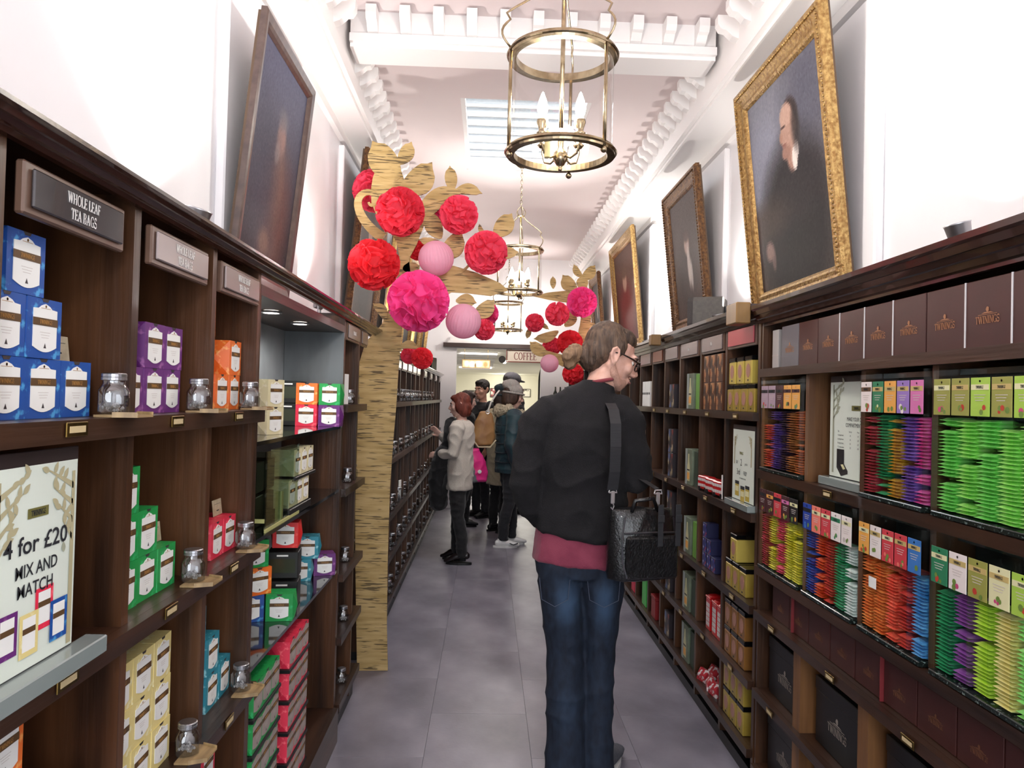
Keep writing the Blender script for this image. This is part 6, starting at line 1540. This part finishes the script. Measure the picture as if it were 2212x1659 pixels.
b = MB(); loft(b, [((0, 0, .03), .125, .075), ((0, 0, .12), .13, .085), ((-.005, 0, .24), .10, .07), ((-.02, 0, .35), .05, .04)], 18, cap=.2)
fuse('bag_body', b, M('pink_nylon', 'D81E78', .5, col2='E83A90', scale=(8, 8, 8)), pb, .009, 2, .01, (9, 9, 9))
b = MB(); loft(b, [((-.045, -.03, .025), .10, .06), ((-.055, -.03, .12), .09, .062), ((-.06, -.02, .2), .06, .05)], 16, cap=.2)
fuse('front_pocket', b, M('grey_nylon', '6E7076', .6), pb, .009, 2)
O('strap', MB().tube([(-.03, 0, .36), (-.06, .02, .5), (-.09, .03, .62)], .012, 6), BLKC, pb, smooth=True)
O('badge', MB().sphere((.03, -.088, .13), (.02, .004, .02), 12, 6), WHITE, pb)
# ================================================================== end wall and café
fsg = T('coffee_sign', 'framed hanging sign with red brown capital letters over the café opening', 'sign', (.505, YB - .03, 2.03))
O('board', MB().bev(-.24, .24, 0, .02, 0, .15, .003), M('sign_cream', 'D8CCBC', .6), fsg)
O('frame', MB().box(-.25, .25, -.004, .02, -.012, 0).box(-.25, .25, -.004, .02, .15, .162).box(-.262, -.25, -.004, .02, -.012, .162).box(.25, .262, -.004, .02, -.012, .162), M('sign_rust', '7A3A30', .5), fsg)
O('lettering', serif('COFFEE', .1, 0, .075, .72, -.001, .001), M('sign_red', '6E2A24', .5), fsg)
O('chain', MB().tube([(-.2, .01, .162), (-.2, .01, .176)], .004, 6).tube([(.2, .01, .162), (.2, .01, .176)], .004, 6), BRASS, fsg)
tag(O('wall_speaker', MB().lathe([(.05, 0), (.05, .03), (.04, .036), (.0, .036)], (0, 0, 0), 20), M('speaker_mid', '6A6866', .6), None, (.195, YB + .32, 2.07), (pi / 2, 0, 0)), 'small round grey speaker left of the coffee sign', 'speaker')
hs = T('hanging_sign', 'long framed picture sign with pale figures hanging under the stepped café ceiling', 'sign', (-.21, 13.0, 2.035))
painted('print', .46, .12, blobs(('C0B088',), [(.15, .5, .08, .4, .3, 'E8E0C8', 1), (.35, .4, .1, .4, .3, 'F0ECDC', 1), (.6, .5, .12, .4, .3, 'E8E4D0', 1), (.85, .45, .08, .4, .3, '9A7A4A', 1), (.48, .3, .03, .3, .3, '6A4A2A', 1)]), 36, hs, (0, -.001, 0))
O('frame', MB().box(-.24, .24, -.004, .012, -.012, 0).box(-.24, .24, -.004, .012, .12, .132).box(-.24, -.23, -.004, .012, 0, .12).box(.23, .24, -.004, .012, 0, .12).box(-.23, .23, 0, .012, 0, .12), M('sign_wood', '8A6A3A', .5), hs)
O('hanger', MB().tube([(-.2, .004, .132), (-.2, .004, .32)], .003, 5).tube([(.2, .004, .132), (.2, .004, .32)], .003, 5), BRASS, hs)
dr = T('tall_cabinet', 'tall dark cabinet against the back wall of the café', 'cabinet', (-.45, 23.0, 0))
O('body', MB().bev(-.36, .36, 0, .5, .0, 1.62, .01), WOODC, dr); O('cornice', MB().bev(-.4, .4, -.04, .5, 1.621, 1.67, .01), WOODC, dr)
for sx in (-1, 1):
    d = O('door', MB().bev(sx * .175 - .165, sx * .175 + .165, -.015, -.001, .1, 1.5, .006), WOODC, dr); O('knob', MB().sphere((sx * .03, -.025, .8), .012, 10, 6), BRASS, d)
for k, (x, z, w_, h_, c_, l) in enumerate(((-.45, 1.72, .5, .10, '4A4640', 'dark flat framed picture above the tall cabinet'), (1.40, 1.72, .36, .30, 'E8E4DC', 'white mounted framed picture on the café wall'), (.35, 1.70, .5, .34, '8A3038', 'colourful framed poster on the café wall behind the heads'))):
    f = T('framed_picture', l, 'picture', (x, 27.96, z))
    O('frame', MB().bev(-w_ / 2, w_ / 2, 0, .02, -h_ / 2, h_ / 2, .004), M('black_frame', '1E1A18', .4), f)
    painted('print', w_ - .04, h_ - .04, blotch(c_, ['F0EDE4', '6A6660', c_], 3 + k), 14, f, (0, -.003, -h_ / 2 + .02))
for k, (x, y) in enumerate(((.05, 20.5), (.55, 13.4), (.72, 17.2), (-.55, 21.4))):
    c = tag(O('recessed_light', MB().lathe([(.05, cz - .012), (.06, cz - .001), (.04, cz - .001), (.05, cz - .012)], (0, 0, 0), 20), CHROME, None, (x, y, 0)), ('middle', 'nearest', 'right', 'left')[k] + ' recessed ceiling light in the café', 'lamp', 'café ceiling lights')
    O('lamp', MB().lathe([(.04, cz - .008), (.0, cz - .008)], (0, 0, 0), 16), LAMP, c)
tube_ = tag(O('strip_light', MB().bev(-.03, .03, -.5, .5, cz - .03, cz - .001, .004), M('tube_glow', 'FFF8E8', emit=6), None, (.38, 17.4, 0)), 'fluorescent strip light on the café ceiling', 'lamp')
point('cafe_wall_glow', (.6, 26.8, 2.1), 30, (1, .95, .8), .1)
# dark arched recess and small bar at the right of the opening
ar = T('arched_mirror', 'tall dark arched mirror beside the café opening', 'mirror', (.80, YB + .30, 0))
pts = [(-.07, .9), (.07, .9)] + [(.07 * cos(radians(a)), 1.78 + .22 * sin(radians(a))) for a in range(0, 181, 15)]
O('glass', MB().prism(pts, FR_, 0, .012), BLACKG, ar); O('frame', MB().tube([(a * 1.06, -.004, b_) for a, b_ in pts[1:]] + [(-.074, -.004, .9)], .012, 6), M('dark_metal', '2A2624', .4, metal=.6), ar)
bar = T('bar_rack', 'small dark rack of bottles at the far right corner', 'rack', (1.0, 9.6 + .5, 0))
O('cabinet', MB().bev(-.14, .06, -.10, .14, 0, 1.50, .006), WOODC, bar)
for k in range(3): O('rail', MB().box(-.14, .06, -.106, -.101, 1.2 + .12 * k, 1.215 + .12 * k), BRASS, bar)
BOT = Kind(tag(O('bottle', MB().lathe([(.0, 0), (.026, 0), (.028, .01), (.028, .10), (.012, .14), (.010, .19), (.0, .19)], (0, 0, 0), 14), M('bottle_glass', '2A2A22', .1, coat=.5), smooth=True), '', 'bottle'))
for k in range(3): BOT.put((.90 + .065 * k, 10.08, 1.501), (0, 0, 0), ('left', 'middle', 'right')[k] + ' dark bottle on the rack in the far corner', 'bottles on the corner rack')
